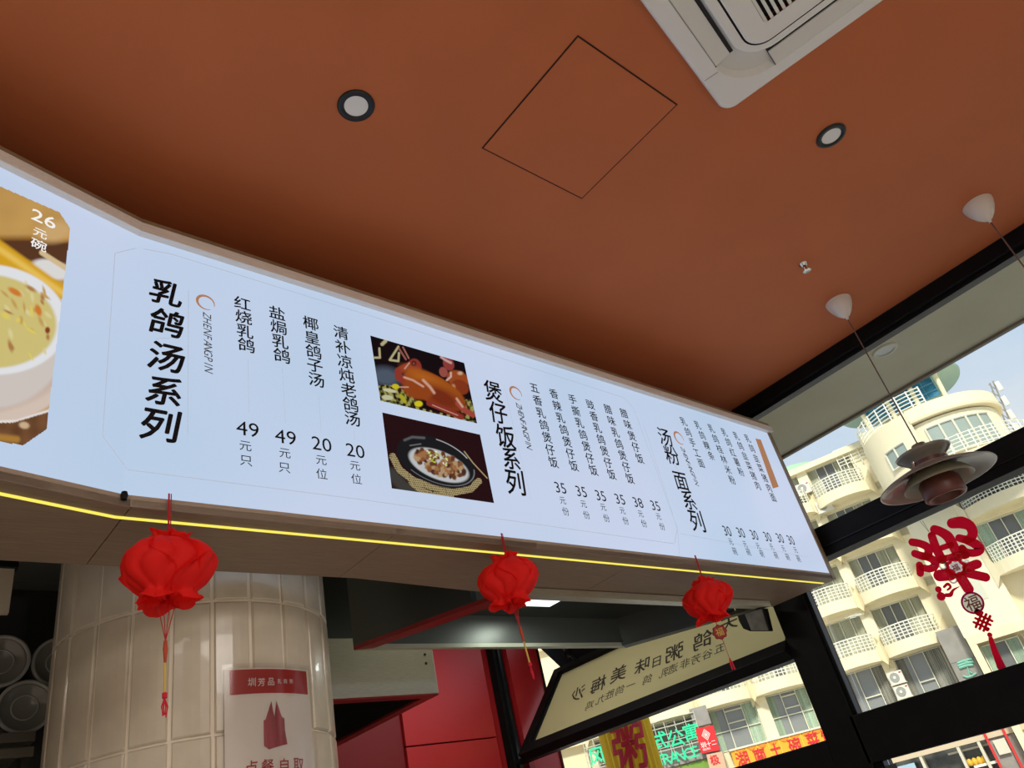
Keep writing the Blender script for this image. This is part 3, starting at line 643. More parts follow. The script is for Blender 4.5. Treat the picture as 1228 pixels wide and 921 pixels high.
rim(0, 1, M_steelb); rim(3, 0, M_redst); rim(1, 2, M_steeld)
MB().poly_z(I_, 2.335, 2.35).build('inner_top', mat('hood_inside', (0.045, 0.05, 0.045), 0.35, metal=0.5), h1)
lp = on_z(648, 722, 2.325); MB().box(lp[0] - .13, lp[0] + .10, lp[1] - .045, lp[1] + .05, 2.325, 2.334).build('hood_lamp', emat('hood_lamp', (0.93, 1.0, 0.95), 1.6), h1)
ld = area('hood_light', (lp[0], lp[1], 2.315), 0.12, 0.9, (0.92, 1.0, 0.93)); 

h2 = thing('range_hood', 'brushed steel range hood with baffle filters against the red wall behind the column', 'range hood', (1.6, 3.3, 2.1))
hx0, hx1, hy0, hy1, hz0_, hz1_ = 0.95, 2.10, 2.82, 3.90, 2.10, float(on_y(410, 765, 2.82)[2])
MB().box(hx0, hx1, hy0, hy0 + .03, hz0_, hz1_).build('front_panel', M_steel, h2, bevel=0.003)
MB().box(hx1 - .03, hx1, hy0 + .03, hy1, hz0_, hz1_).build('side_panel', M_steeld, h2, bevel=0.003)
MB().box(hx0, hx0 + .03, hy0 + .03, hy1, hz0_, hz1_).build('side_panel', M_steeld, h2, bevel=0.003)
MB().box(hx0, hx1, hy1, hy1 + .03, hz0_, hz1_).build('rear_panel', M_steeld, h2)
MB().box(hx0 + .03, hx1 - .03, hy0 + .03, hy1, hz1_ - .03, hz1_).build('top_panel', M_steeld, h2)
MB().box(hx0, hx1, hy0 + .002, hy0 + .055, hz0_ - .006, hz0_ + .004).build('bottom_rim', M_redst, h2)
MB().box(hx1 - .055, hx1 - .002, hy0 + .055, hy1, hz0_ - .006, hz0_ + .004).build('bottom_rim', M_redst, h2)
tr = MB().box(hx0 + .03, hx1 - .25, hy1 - .06, hy1 - .03, hz0_, hz0_ + .05); tr.build('grease_trough', M_steel, h2)
for k in range(7):
    a = hx0 + .08 + k * .115
    MB().prism([(a, hy0 + .12, 2.27), (a + .05, hy0 + .12, 2.27), (a + .05, hy1 - .08, 2.12), (a, hy1 - .08, 2.12)], (0, 0, .02)).build('filter_slat', mat('baffle', (0.50, 0.48, 0.42), 0.3, metal=.35), h2, bevel=.004)
for dz in (0.18, 0.235, .40): MB().lathe((hx1 - .045, hy0 - .001, hz0_ + dz * .7), [(0, 0), (.006, 0), (.004, -.004)], 10, axis=np.array([[1, 0, 0], [0, 0, 1], [0, 1, 0]])).build('rivet', M_steeld, h2)
MB().box(1.0, 2.05, 3.2, 3.9, hz1_, 2.94).build('exhaust_duct', M_steeld, h2)
# duct bracket and white box behind the hood
tb = MB().box(1.55, 1.95, 4.05, 4.29, 1.80, 1.98); o = tb.build('wall_cabinet', mat('cabinet_white', (0.55, 0.52, 0.50), 0.5), None, bevel=.006)
tag(o, 'small pale wall cabinet below the steel hood against the red wall', 'cabinet')

# ------------------------------------------------------------------ kitchen shelf with stacked clear tubs, left of the column
sh = thing('wall_shelf', 'dark steel shelf holding clear tubs, left of the tiled column', 'shelf', (0.0, 3.1, 1.62))
s0 = on_y(20, 878, 3.0); zsh = s0[2]
MB().box(-0.9, 0.62, 3.0, 3.40, zsh - .03, zsh).build('shelf_board', mat('shelf_metal', (0.16, 0.15, 0.12), 0.4, metal=0.5), sh, bevel=.003)
MB().box(-0.9, 0.62, 3.0, 3.02, zsh - .075, zsh - .045).build('front_rail', mat('shelf_metal2', (0.20, 0.19, 0.15), 0.4, metal=0.5), sh, bevel=.003)
MB().box(-0.9, 0.62, 3.38, 3.40, 0.2, 2.69).build('back_plate', mat('shelf_back', (0.03, 0.03, 0.03), 0.6), sh)
for xx in (-0.88, -0.1, 0.60): MB().box(xx, xx + .02, 3.06, 3.08, 0, zsh - .03).build('upright', M_steeld, sh)
MB().box(-0.9, 0.62, 3.0, 3.38, zsh - .30, zsh - .27).build('shelf_board', mat('shelf_metal', (0, 0, 0)), sh, bevel=.003)
M_tub = mat('clear_tub', (0.20, 0.20, 0.18), 0.12, spec=0.6); M_tubl = mat('clear_tub_rim', (0.34, 0.34, 0.31), 0.15)
AXY = np.array([[1, 0, 0], [0, 0, 1], [0, 1, 0]])      # local z -> world y
def tub(x, y, r, yy, label):
    c = on_y(x, y, yy); t = thing('plastic_tub', label, 'tub', c, 'clear tubs lying on the kitchen shelf')
    MB().lathe(c, [(r * .0, .012), (r * .80, .012), (r * .84, .0), (r * .9, .004), (r * .86, .14), (r * .7, .26), (0, .26)], 40, axis=AXY).build('body', M_tub, t, smooth=True)
    MB().lathe(c, [(r * .86, .0), (r * .88, -.008), (r * .98, -.008), (r, .0), (r * .98, .012), (r * .88, .012)], 40, axis=AXY).build('rim', M_tubl, t, smooth=True)
    MB().lathe(c, [(r * .42, .008), (r * .45, .004), (r * .48, .008)], 30, axis=AXY).build('base_ring', M_tubl, t, smooth=True)
r_px = lambda px, yy: px * np.linalg.norm(on_y(20, 830, yy) - EYE) / FPX
rt = r_px(25, 3.04) * 1.0
c2 = on_y(30, 851, 3.04); 
def tub_at(P, yy, lab, r):
    d = RM @ (np.array(P) - EYE); tub(614 + FPX * d[0] / d[2], 460.5 + FPX * d[1] / d[2], r, yy, lab)
tub_at((c2[0], 3.04, zsh + rt), 3.04, 'clear round tub on the shelf beside the column', rt)
tub_at((c2[0] - 2 * rt - .004, 3.04, zsh + rt), 3.04, 'clear round tub on the shelf at the photo left edge', rt)
tub_at((c2[0] + 2 * rt + .004, 3.06, zsh + rt), 3.06, 'clear round tub on the shelf mostly behind the column', rt)
tub_at((c2[0] - rt * 1.0, 3.04, zsh + rt * (1 + 1.74)), 3.04, 'clear round tub stacked on top of the two lower ones', rt)
tub_at((c2[0] + rt * 1.05, 3.06, zsh + rt * (1 + 1.74)), 3.06, 'clear round tub stacked on top right, edge behind the column', rt)
pt = on_y(6, 703, 2.5)
bx = thing('notice_board', 'beige board with a black top bar hanging at the left photo edge', 'board', (pt[0] - .12, 2.5, pt[2] - .1))
pb = on_y(9, 735, 2.5); ptp = on_y(12, 678, 2.5)
MB().box(pb[0] - .35, pb[0] + .003, 2.5, 2.52, pb[2], ptp[2] - .01).build('panel', mat('beige_board', (0.50, 0.44, 0.34), 0.6), bx)
MB().box(pb[0] - .35, pb[0] + .012, 2.495, 2.525, ptp[2] - .01, ptp[2] + .02).build('top_bar', M_blackg, bx, bevel=.003)
MB().tube([(pb[0] - .1, 2.51, ptp[2] + .02), (pb[0] - .1, 2.51, 2.685)], .004).build('hanger_rod', M_steeld, bx)
MB().tube([(pb[0] - .3, 2.51, ptp[2] + .02), (pb[0] - .3, 2.51, 2.685)], .004).build('hanger_rod', M_steeld, bx)

# black wall speaker under the right end of the menu box
cxyz = on_x(903, 740, 3.63)
cs = thing('wall_monitor', 'black curved monitor housing with grey face under the right end of the menu sign', 'monitor', tuple(cxyz))
def onX(x, y, X=3.60): return on_x(x, y, X)
q1 = [onX(880.5, 727), onX(916, 729.5), onX(922.5, 757), onX(899, 757), onX(891, 754), onX(886, 745)]
MB().prism(q1, (0.04, 0, 0)).build('housing', M_blackg, cs, bevel=.004)
q2 = [onX(890, 729, 3.596), onX(913.5, 730.5, 3.596), onX(921, 756, 3.596), onX(901, 756, 3.596)]
MB().prism(q2, (0.006, 0, 0)).build('screen', mat('grey_screen', (0.16, 0.155, 0.14), 0.3, noise=0.4, nscale=18), cs)
MB().box(3.61, 3.635, q1[0][1] - .09, q1[0][1] - .04, q1[0][2] - .02, 2.45).build('bracket', M_black, cs)

# ------------------------------------------------------------------ red paper lanterns under the sign
M_lan = paper('red_tissue', (0.95, 0.012, 0.008), 0.40, 0.75)
M_cord = mat('red_cord', (0.45, 0.01, 0.02), 0.8); M_gold = mat('gold_cord', (0.65, 0.45, 0.08), 0.5)
def lantern(cx, cz, w, h, label, seed, tilt, tail, ytop):
    cy = 1.615 if cx < 1 else 1.632
    rr = random.Random(seed); t = thing('paper_lantern', label, 'lantern', (cx, cy, cz), 'red honeycomb paper lanterns under the menu sign')
    n = 11; R = w / 2; ph = rr.uniform(0, 6)
    prof = []
    for k in range(29):
        s = k / 28; z = h * (0.5 - s)
        prof.append((R * float(np.interp(s, [0, .03, .07, .12, .22, .34, .46, .58, .70, .80, .87, .91, .95, 1.0], [.40, .36, .30, .46, .78, .95, 1.0, .97, .86, .68, .52, .50, .58, .64])), z))
    mb = MB(); m = n * 10; vs = []
    lean = rr.uniform(-.1, .1)
    for i, (r, z) in enumerate(prof):
        for j in range(m):
            a = 2 * math.pi * j / m; s = i / 28
            fold = abs(math.sin((a * n + ph + 1.5 * math.sin(s * 9.5 + ph + 1.2 * math.sin(a * 2 + ph))) / 2)) ** 0.45
            rad = r * (0.84 + 0.17 * fold) + (0.006 * math.sin(3 * a + seed) * (1 if 2 < i < 25 else 2))
            vs.append((cx + rad * math.cos(a) + tilt * z, cy + rad * math.sin(a), cz + z + .006 * math.sin(5 * a + seed) * (1 if i in (0, 1, 27, 28) else 0)))
    fs = [(i * m + j, i * m + (j + 1) % m, (i + 1) * m + (j + 1) % m, (i + 1) * m + j) for i in range(len(prof) - 1) for j in range(m)]
    mb.add(vs, fs).build('paper_body', M_lan, t, smooth=True)
    # thin fins that show as crossing folds
    fb = MB()
    for k in range(n):
        a = 2 * math.pi * (k + .5 * (seed % 2)) / n; c_, s_ = math.cos(a), math.sin(a)
        vv = []; 
        for i, (r, z) in enumerate(prof):
            tw = 0.30 * math.sin(i / 28 * 8 + k * 2.1)
            for q in (0.3, 1.03): vv.append((cx + r * q * math.cos(a + tw * q) + tilt * z, cy + r * q * math.sin(a + tw * q), cz + z))
        fb.add(vv, [(2 * i, 2 * i + 1, 2 * i + 3, 2 * i + 2) for i in range(len(prof) - 1)])
    fb.build('paper_fold', M_lan, t, smooth=True)
    MB().tube([(cx + tilt * h * .5, cy, cz + h * .42), (cx + tilt * h * .6 - .002, cy - .002, ytop)], .0022, 6).build('hanging_cord', M_cord, t)
    MB().tube([(cx + tilt * h * .5 + .004, cy, cz + h * .42), (cx + tilt * h * .6 + .003, cy - .002, ytop)], .0012, 6).build('hanging_cord', M_cord, t)
    bp = on_y(tail[0], tail[1], cy); ep = on_y(tail[3], tail[4], cy); bx_, bz = bp[0], bp[2]; dx = ep[0] - bx_; L_ = bz - ep[2]
    P = lambda s: (bx_ + dx * s, cy, bz - L_ * s)
    if tail[2] == 'bar':
        s1 = MB()
        for q in (-.02, -.006, .008, .02): s1.tube([(bx_ + q, cy + q * .3, bz + .02), P(.28)], .0009, 5)
        s1.build('tail_cord', M_cord, t)
        MB().tube([P(.28), P(.36), P(.50)], [.0035, .005, .0025], 8).build('knot', mat('orange_knot', (0.50, 0.07, 0.03), 0.7), t, smooth=True)
        MB().tube([P(.50), P(.80)], .0026, 8).build('gold_rod', M_gold, t)
        s2 = MB(); s2.tube([P(.79), P(.84)], .005, 8)
        for q in (-.006, -.002, .003, .007): s2.tube([P(.84), tuple(np.array(P(.92)) + (q, q * .4, 0)), tuple(np.array(P(1.0)) + (q * .4, 0, rr.uniform(-.004, .004)))], .0015, 5)
        s2.build('tassel', mat('tassel_red', (0.62, 0.01, 0.04), 0.8), t)
    else:
        MB().tube([(bx_, cy, bz + .03), P(.16)], .0012, 5).build('tail_cord', M_cord, t)
        cc = np.array(P(.27)); prf = [(0, -.003), (.022, -.003), (.026, 0), (.022, .003), (0, .003)]
        vd_ = np.array([-cc[0], -cc[1], 0]); vd_ /= np.linalg.norm(vd_); ur = np.array([-vd_[1], vd_[0], 0]); ax = np.stack([ur, UZ, vd_], 1)
        MB().lathe(cc, prf, 40, rfun=lambda a, z: 1 + .07 * math.cos(8 * a), axis=ax).build('medallion', mat('medallion_red', (0.30, 0.01, 0.015), 0.4), t)
        g = MB(); put_glyph(g, '福', cc + vd_ * .0045, .028, ur, UZ, 0.01); g.build('gold_emblem', M_gold, t)
        MB().tube([P(.36), P(.80)], .0010, 5).build('tail_cord', M_cord, t)
        s2 = MB()
        for q in (-.010, -.006, .006, .010): s2.tube([P(.78), tuple(np.array(P(.86)) + (q * .8, 0, 0)), tuple(np.array(P(1.0)) + (q, 0, 0))], .0018, 5)
        s2.build('tassel', mat('tassel_red', (0.62, 0.01, 0.04), 0.8), t)
lantern(0.548, 2.086, .190, .152, 'largest red paper lantern, hanging in front of the cream tiled column', 3, 0.0, (199, 736, 'bar', 197, 858), 2.262)
lantern(1.528, 2.112, .178, .152, 'middle red paper lantern, hanging before the range hood lamp', 6, 0.12, (617, 728, 'bar', 640, 813), 2.262)
lantern(2.500, 2.085, .190, .150, 'rightmost red paper lantern, with a round gold and red medallion below', 9, 0.15, (857, 742, 'medal', 880, 803), 2.258)

# ------------------------------------------------------------------ ceiling fittings
CZ = 3.30
hp = [on_z(x, y, CZ)[:2] for x, y in ((578, 179), (694, 41), (811, 124), (698, 238))]
hc = np.mean(hp, 0); hw = .5 * (np.linalg.norm(hp[0] - hp[1]) + np.linalg.norm(hp[2] - hp[1])) / 2
hat = thing('access_hatch', 'square orange access hatch flush in the ceiling with thin dark joint', 'hatch', (hc[0], hc[1], CZ))
MB().box(hc[0] - hw, hc[0] + hw, hc[1] - hw, hc[1] + hw, CZ - .002, CZ + .0).build('joint', mat('hatch_joint', (0.03, 0.008, 0.004), 0.9), hat)
MB().box(hc[0] - hw + .0045, hc[0] + hw - .0045, hc[1] - hw + .0045, hc[1] + hw - .0045, CZ - .0028, CZ - .001).build('panel', M_ceil, hat)
def downlight(x, y, label):
    c = on_z(x, y, CZ); t = thing('downlight', label, 'ceiling light', c, 'round downlights with black rings in the orange ceiling')
    MB().lathe(c, [(.033, .0), (.034, -.002), (.0355, -.0055), (.050, -.006), (.053, -.003), (.053, 0)], 48).build('trim_ring', mat('downlight_ring', (0.008, 0.011, 0.014), 0.4), t, smooth=True)
    MB().lathe(c, [(0, -.0035), (.034, -.003)], 40).build('diffuser', mat('downlight_glass', (0.85, 0.85, 0.83), 0.35), t)
downlight(427, 126.5, 'round black ringed downlight left of the square hatch')
downlight(996.5, 162.5, 'round black ringed downlight right of the air conditioner')
c = on_z(963, 316, CZ)
sp = thing('fire_sprinkler', 'small chrome fire sprinkler in the orange ceiling near the window beam', 'sprinkler', c)
M_chr = mat('chrome', (0.70, 0.72, 0.66), 0.18, metal=1.0)
MB().lathe(c, [(.020, 0), (.020, -.004), (.014, -.008), (.012, -.014), (.008, -.016)], 24).build('escutcheon', M_chr, sp, smooth=True)
a_ = MB(); a_.tube([c + (-.008, 0, -.014), c + (-.012, 0, -.026), c + (-.006, 0, -.040)], .0025, 6); a_.tube([c + (.008, 0, -.014), c + (.012, 0, -.026), c + (.006, 0, -.040)], .0025, 6); a_.build('frame_arm', M_chr, sp)
MB().tube([c + (0, 0, -.016), c + (0, 0, -.038)], .0028, 8).build('glass_bulb', mat('sprinkler_bulb', (0.45, 0.02, 0.01), 0.1), sp)
MB().lathe(c, [(0, -.039), (.016, -.040), (.018, -.042), (.016, -.044), (0, -.043)], 24, rfun=lambda a, z: 1 + .06 * math.cos(12 * a)).build('deflector', M_chr, sp)

# pendant lamps
M_cup = mat('canopy_white', (0.78, 0.74, 0.69), 0.28, coat=0.5)
M_sh = mat('shade_grey', (0.23, 0.21, 0.17), 0.32, coat=0.3); M_brn = mat('shade_brown', (0.12, 0.035, 0.022), 0.4)
M_shi = mat('shade_inner', (0.30, 0.28, 0.20), 0.4)
def pendant(x, y, label):
    c = on_z(x, y, CZ); t = thing('pendant_lamp', label, 'pendant lamp', c, 'grey tiered pendant lamps by the window')
    MB().lathe(c, [(.060, 0), (.059, -.012), (.051, -.037), (.036, -.066), (.017, -.088), (.007, -.095), (.005, -.106), (0, -.106)], 40).build('ceiling_cup', M_cup, t, smooth=True)
    zt_ = 2.512 - c[2]
    MB().tube([c + (0, 0, -.09), c + (0, 0, zt_ + .01)], .0030, 8).build('cord', mat('brown_cord', (0.16, 0.10, 0.085), 0.6), t)
    B = c + np.array([0, 0, zt_])
    MB().lathe(B, [(0, .012), (.028, .010), (.032, -.008), (.032, -.022)], 32).build('top_cap', M_sh, t, smooth=True)
    MB().lathe(B, [(.032, -.018), (.085, -.022), (.110, -.028), (.113, -.031), (.106, -.040), (.090, -.052), (.076, -.064), (.071, -.072)], 48).build('upper_shade', M_sh, t, smooth=True)
    MB().lathe(B, [(.070, -.071), (.070, -.090)], 40).build('neck_band', M_brn, t, smooth=True)
    for k in range(3):
        a = k * 2.09 + .6; MB().tube([B + (.074 * math.cos(a), .074 * math.sin(a), -.066), B + (.084 * math.cos(a), .084 * math.sin(a), -.108)], .005, 8).build('strut', M_chr, t)
    MB().lathe(B, [(.068, -.088), (.080, -.090), (.080, -.104), (.076, -.108)], 40).build('collar', mat('collar_steel', (0.45, 0.43, 0.42), 0.35, metal=.6), t, smooth=True)
    MB().lathe(B, [(.076, -.104), (.110, -.108), (.160, -.120), (.205, -.138), (.230, -.152), (.232, -.156), (.226, -.156), (.200, -.143), (.155, -.126), (.108, -.114), (.078, -.110)], 64).build('main_shade', M_sh, t, smooth=True)
    MB().lathe(B, [(.078, -.112), (.112, -.130), (.136, -.158), (.140, -.170), (.136, -.172), (.108, -.140), (.076, -.118)], 48).build('inner_shade', M_shi, t, smooth=True)
    MB().lathe(B, [(.070, -.150), (.080, -.165), (.082, -.225), (.078, -.232), (.062, -.232), (.060, -.17)], 48).build('lower_cup', M_brn, t, smooth=True)
    MB().lathe(B, [(0, -.205), (.03, -.202), (.045, -.18), (.045, -.14), (.035, -.11)], 24).build('bulb', mat('bulb_glass', (0.45, 0.44, 0.40), 0.3), t, smooth=True)
pendant(1005, 362, 'grey tiered pendant lamp whose whole shade shows in front of the transom')
pendant(1172, 245, 'pendant lamp whose white ceiling cup and cord show at the right photo edge')

# ceiling air conditioner cassette
ac = on_z(870, 138, CZ - .03); ang = R_(191.4)
E1 = np.array([math.cos(ang), math.sin(ang), 0]); E2 = np.array([-math.sin(ang), math.cos(ang), 0])
if np.dot(E2, (0, -1, 0)) < 0: E2 = -E2
S_ = 0.95; co = np.array([ac[0], ac[1], CZ]); ctr = co + (E1 + E2) * S_ / 2
acu = thing('air_conditioner', 'white ceiling cassette air conditioner with rounded corners and slotted centre grille', 'air conditioner', ctr)
M_ac = mat('ac_white', (0.84, 0.84, 0.81), 0.35); M_ac2 = mat('ac_white_shade', (0.74, 0.74, 0.71), 0.4); M_gap = mat('ac_gap', (0.01, 0.01, 0.012), 0.6)
def Lp(a, b, z=0): return ctr + E1 * a + E2 * b + UZ * z
def rrect(h, r, z, n=8, h2=None):
    h2 = h2 or h; pts = []
    for (sx, sy, a0_) in ((1, 1, 0), (-1, 1, 90), (-1, -1, 180), (1, -1, 270)):
        for k in range(n + 1):
            a = R_(a0_ + 90 * k / n); pts.append(Lp(sx * (h - r) + r * math.cos(a), sy * (h2 - r) + r * math.sin(a), z))
    return pts
def loft(loops, name, m, smooth=False):
    mb = MB(); n = len(loops[0]); vs = [p for l in loops for p in l]; fs = [(i * n + j, i * n + (j + 1) % n, (i + 1) * n + (j + 1) % n, (i + 1) * n + j) for i in range(len(loops) - 1) for j in range(n)]
    return mb.add(vs, fs).build(name, m, acu, smooth=smooth)
h = S_ / 2
loft([rrect(h, .045, 0), rrect(h, .045, -.018), rrect(h - .004, .043, -.026), rrect(h - .012, .04, -.030), rrect(.418, .14, -.034)], 'frame', M_ac)
loft([rrect(.418, .14, -.034), rrect(.405, .13, -.016), rrect(.352, .11, -.018)], 'air_channel', M_ac2)
loft([rrect(.352, .11, -.018), rrect(.345, .105, -.036), rrect(.335, .10, -.040), rrect(.317, .07, -.041)], 'inner_frame', M_ac)
loft([rrect(.317, .07, -.041), rrect(.315, .068, -.028), rrect(.311, .065, -.028)], 'grille_gap', M_gap)
loft([rrect(.311, .065, -.028), rrect(.311, .065, -.043), rrect(.305, .06, -.046), rrect(.246, .012, -.046)], 'grille_rim', M_ac)
mb = MB(); mb.add(rrect(.248, .012, -.022), [tuple(range(36))]); mb.build('filter', mat('ac_filter', (0.02, 0.02, 0.022), 0.8), acu)
for k in range(26):
    b = -.245 + k * .019
    MB().prism([Lp(-.247, b, -.044), Lp(.247, b, -.044), Lp(.247, b + .009, -.044), Lp(-.247, b + .009, -.044)], (0, 0, .012)).build('grille_slat', M_ac2 if k % 1 else M_ac, acu)
for s in range(4):
    ca, sa = [(1, 0), (0, 1), (-1, 0), (0, -1)][s]
    def Q(a, b, z): return Lp(ca * a - sa * b, sa * a + ca * b, z)
    MB().prism([Q(.365, -.275, -.020), Q(.414, -.275, -.031), Q(.414, .275, -.031), Q(.365, .275, -.020)], (0, 0, -.006)).build('air_flap', M_ac2, acu, bevel=.001)
    MB().prism([Q(.353, -.278, -.019), Q(.365, -.278, -.019), Q(.365, .278, -.019), Q(.353, .278, -.019)], (0, 0, -.003)).build('flap_gap', M_gap, acu)
    for q in (-.278, .276): MB().prism([Q(.365, q, -.019), Q(.418, q, -.033), Q(.418, q + .002, -.033), Q(.365, q + .002, -.019)], (0, 0, -.0025)).build('panel_joint', M_gap, acu)
    MB().prism([Q(.42, -.30, -.0345), Q(.465, -.30, -.0305), Q(.465, -.2985, -.0305), Q(.42, -.2985, -.0345)], (0, 0, -.0006)).build('panel_joint', mat('ac_joint', (0.30, 0.30, 0.29), 0.6), acu)

# ------------------------------------------------------------------ red spring sticker on the window pane
GX = WX + 0.043
stk = thing('window_sticker', 'red festive character sticker with flower, roundel, knot and tassel on the right pane', 'sticker', on_x(1155, 700, GX))
M_stk = paper('sticker_red', (0.72, 0.004, 0.030), 0.85, 0.5); M_stw = paper('sticker_white', (0.97, 0.95, 0.92), 0.97, 0.5)
def zp(x, y): return (1080 + x / 7.083, 610 + y / 7.083)
def ribbon(mb, pts, w, lay_=0, conv=zp, sc=7.083, closed=False):
    """rounded flat stroke in the pane's plane"""
    P = [on_x(*conv(x, y), GX) for x, y in pts]; k = np.linalg.norm(on_x(1160, 680, GX) - on_x(1150, 680, GX)) / 10 / sc
    k = np.linalg.norm(on_x(*conv(pts[0][0] + 20, pts[0][1] - 10), GX) - P[0]) / math.hypot(20, 10)
    x = -0.0012 * (lay_ + 1)
    # resample smoothly (Catmull-Rom)
    if len(P) > 2:
        Q = []; E = [P[0]] + P + [P[-1]]
        for i in range(1, len(E) - 2):
            for s in np.linspace(0, 1, 7)[:-1]:
                Q.append(.5 * ((2 * E[i]) + (-E[i - 1] + E[i + 1]) * s + (2 * E[i - 1] - 5 * E[i] + 4 * E[i + 1] - E[i + 2]) * s * s + (-E[i - 1] + 3 * E[i] - 3 * E[i + 1] + E[i + 2]) * s ** 3))
        P = Q + [P[-1]]
    W = w if hasattr(w, '__len__') else [w] * 2
    ws = np.interp(np.linspace(0, 1, len(P)), np.linspace(0, 1, len(W)), W) * k / 2
    global LIFT; LIFT += 0.00002; off = np.array([-0.0006 * (lay_ + 1) - LIFT % 0.0005, 0, 0])
    T = []
    for i in range(len(P)):
        d = P[min(i + 1, len(P) - 1)] - P[max(i - 1, 0)]; d = d / (np.linalg.norm(d) + 1e-9); T.append(d)
    S = [np.cross(d, (1.0, 0, 0)) for d in T]
    vs = []
    for p, s_, w_ in zip(P, S, ws): vs += [p - s_ * w_ + off, p + s_ * w_ + off]
    mb.add(vs, [(2 * i, 2 * i + 2, 2 * i + 3, 2 * i + 1) for i in range(len(P) - 1)])
    for e_, sg in ((0, -1), (len(P) - 1, 1)):
        mb.add([P[e_] + off + ws[e_] * (S[e_] * math.cos(t) + T[e_] * sg * math.sin(t)) for t in np.linspace(0, math.pi, 12)], [tuple(range(12))])
    return mb
LIFT = 0.0
def ann(mb, x, y, r1, r0, lay_=0, lobes=0, amp=0, conv=zp, n=48):
    p = on_x(*conv(x, y), GX); k = np.linalg.norm(on_x(*conv(x + 20, y - 10), GX) - p) / math.hypot(20, 10); vs = []
    for t in np.linspace(0, 2 * math.pi, n + 1):
        for r, a_ in ((r1, amp), (r0, amp if r0 > 40 else 0)):
            q = r * k * (1 + a_ * math.cos(lobes * t)); vs.append(p + np.array([-0.0006 * (lay_ + 1) - .0001, q * math.cos(t), q * math.sin(t)]))
    mb.add(vs, [(2 * i, 2 * i + 2, 2 * i + 3, 2 * i + 1) for i in range(n)]); return mb
def blob(mb, x, y, r, lay_=0, lobes=0, amp=0, conv=zp, n=40, sq=False, rot=0):
    p = on_x(*conv(x, y), GX); k = np.linalg.norm(on_x(*conv(x + 20, y - 10), GX) - p) / math.hypot(20, 10)
    pts = []
    for t in np.linspace(0, 2 * math.pi, 4 if sq else n, endpoint=False):
        q = r * k * (1 + amp * math.cos(lobes * t)); pts.append(p + np.array([0, q * math.cos(t + rot), q * math.sin(t + rot)]))
    off = np.array([-0.0006 * (lay_ + 1) - .0002, 0, 0]); mb.add([q_ + off for q_ in pts], [tuple(range(len(pts)))]); return mb
m = MB()
ribbon(m, [(440, 125), (520, 118), (590, 150), (612, 215), (575, 262), (500, 250)], [90.4, 107.35, 90.4, 79.1, 73.45, 67.8])
ribbon(m, [(560, 270), (635, 300), (672, 345), (630, 375), (560, 370), (528, 340)], [67.8, 84.75, 79.1, 67.8, 70.06, 62.15]); ribbon(m, [(525, 335), (540, 400)], 62.15)
ribbon(m, [(290, 178), (340, 195), (400, 235), (440, 300), (480, 380)], [79.1, 79.1, 88.14, 84.75, 79.1]); ribbon(m, [(265, 230), (300, 330), (350, 430)], [67.8, 74.58, 79.1])
ribbon(m, [(350, 430), (410, 415), (500, 395), (555, 390)], [67.8, 50.85, 67.8, 67.8]); ribbon(m, [(355, 332), (430, 305)], 49.72)
ribbon(m, [(100, 285), (170, 298), (230, 330), (235, 385), (200, 405), (122, 382)], [65.54, 65.54, 70.06, 67.8, 67.8, 63.28]); ribbon(m, [(210, 405), (270, 430), (295, 480), (250, 510), (180, 500)], [67.8, 67.8, 65.54, 62.15, 56.5]); ribbon(m, [(162, 480), (168, 548)], 61.02)
ribbon(m, [(330, 568), (420, 560)], 99.44); ribbon(m, [(650, 470), (570, 500)], 79.1); ribbon(m, [(560, 545), (720, 582)], 76.84); ribbon(m, [(510, 580), (575, 680)], 88.14)
ribbon(m, [(245, 215), (262, 222)], 15.82)
m.build('character', M_stk, stk)
m = MB(); ribbon(m, [(425, 95), (450, 88), (470, 92)], [8, 14, 4], 1); blob(m, 268, 268, 14, 1, sq=True); blob(m, 450, 352, 16, 1, sq=True); blob(m, 277, 487, 16, 1, sq=True); m.build('white_highlight', M_stw, stk)
m = MB(); ann(m, 470, 502, 98, 86, 0, 8, .10)
for a in range(8):
    t = R_(a * 45 + 12); ann(m, 470 + 112 * math.cos(t), 502 + 100 * math.sin(t), 32 if a % 2 == 0 else 17, 22 if a % 2 == 0 else 6, 1)
m.build('flower_outline', M_stw, stk)
m = MB(); ann(m, 470, 502, 86, 52, 0, 8, .10)
for a in range(0, 8, 2):
    t = R_(a * 45 + 12); ann(m, 470 + 112 * math.cos(t), 502 + 100 * math.sin(t), 37, 32, 0)
m.build('flower_emblem', M_stk, stk)
m = MB(); blob(m, 470, 502, 53, 0); m.build('flower_centre', M_stw, stk)
def sgl(ch, x, y, size_px, lay_, bold, name, mt, conv=zp):
    p = on_x(*conv(x, y), GX); k = np.linalg.norm(on_x(*conv(x + 20, y - 10), GX) - p) / math.hypot(20, 10)
    g = MB(); put_glyph(g, ch, p + np.array([-0.0006 * (lay_ + 1) - .0009, 0, 0]), size_px * k, np.array([0, -1.0, 0]), UZ, bold, 0, 1, roll=0); g.build(name, mt, stk)
sgl('福', 470, 502, 58, 3, .02, 'small_character', M_stk)
m = MB(); ribbon(m, [(520, 606), (562, 684)], 7, 1); ribbon(m, [(545, 596), (590, 672)], 7, 1); m.build('scroll_outline', M_stw, stk)
m = MB(); blob(m, 322, 686, 27); ribbon(m, [(370, 665), (400, 640), (425, 665), (400, 690)], [20, 26, 22, 16]); blob(m, 345, 745, 36); ribbon(m, [(390, 735), (425, 730), (450, 690), (500, 662)], [34, 36, 20, 5]); m.build('cloud', M_stk, stk)
p = on_x(*zp(612, 800), GX); k_ = np.linalg.norm(on_x(*zp(632, 790), GX) - p) / math.hypot(20, 10)
m = MB(); R1, R0 = 94 * k_, 76 * k_
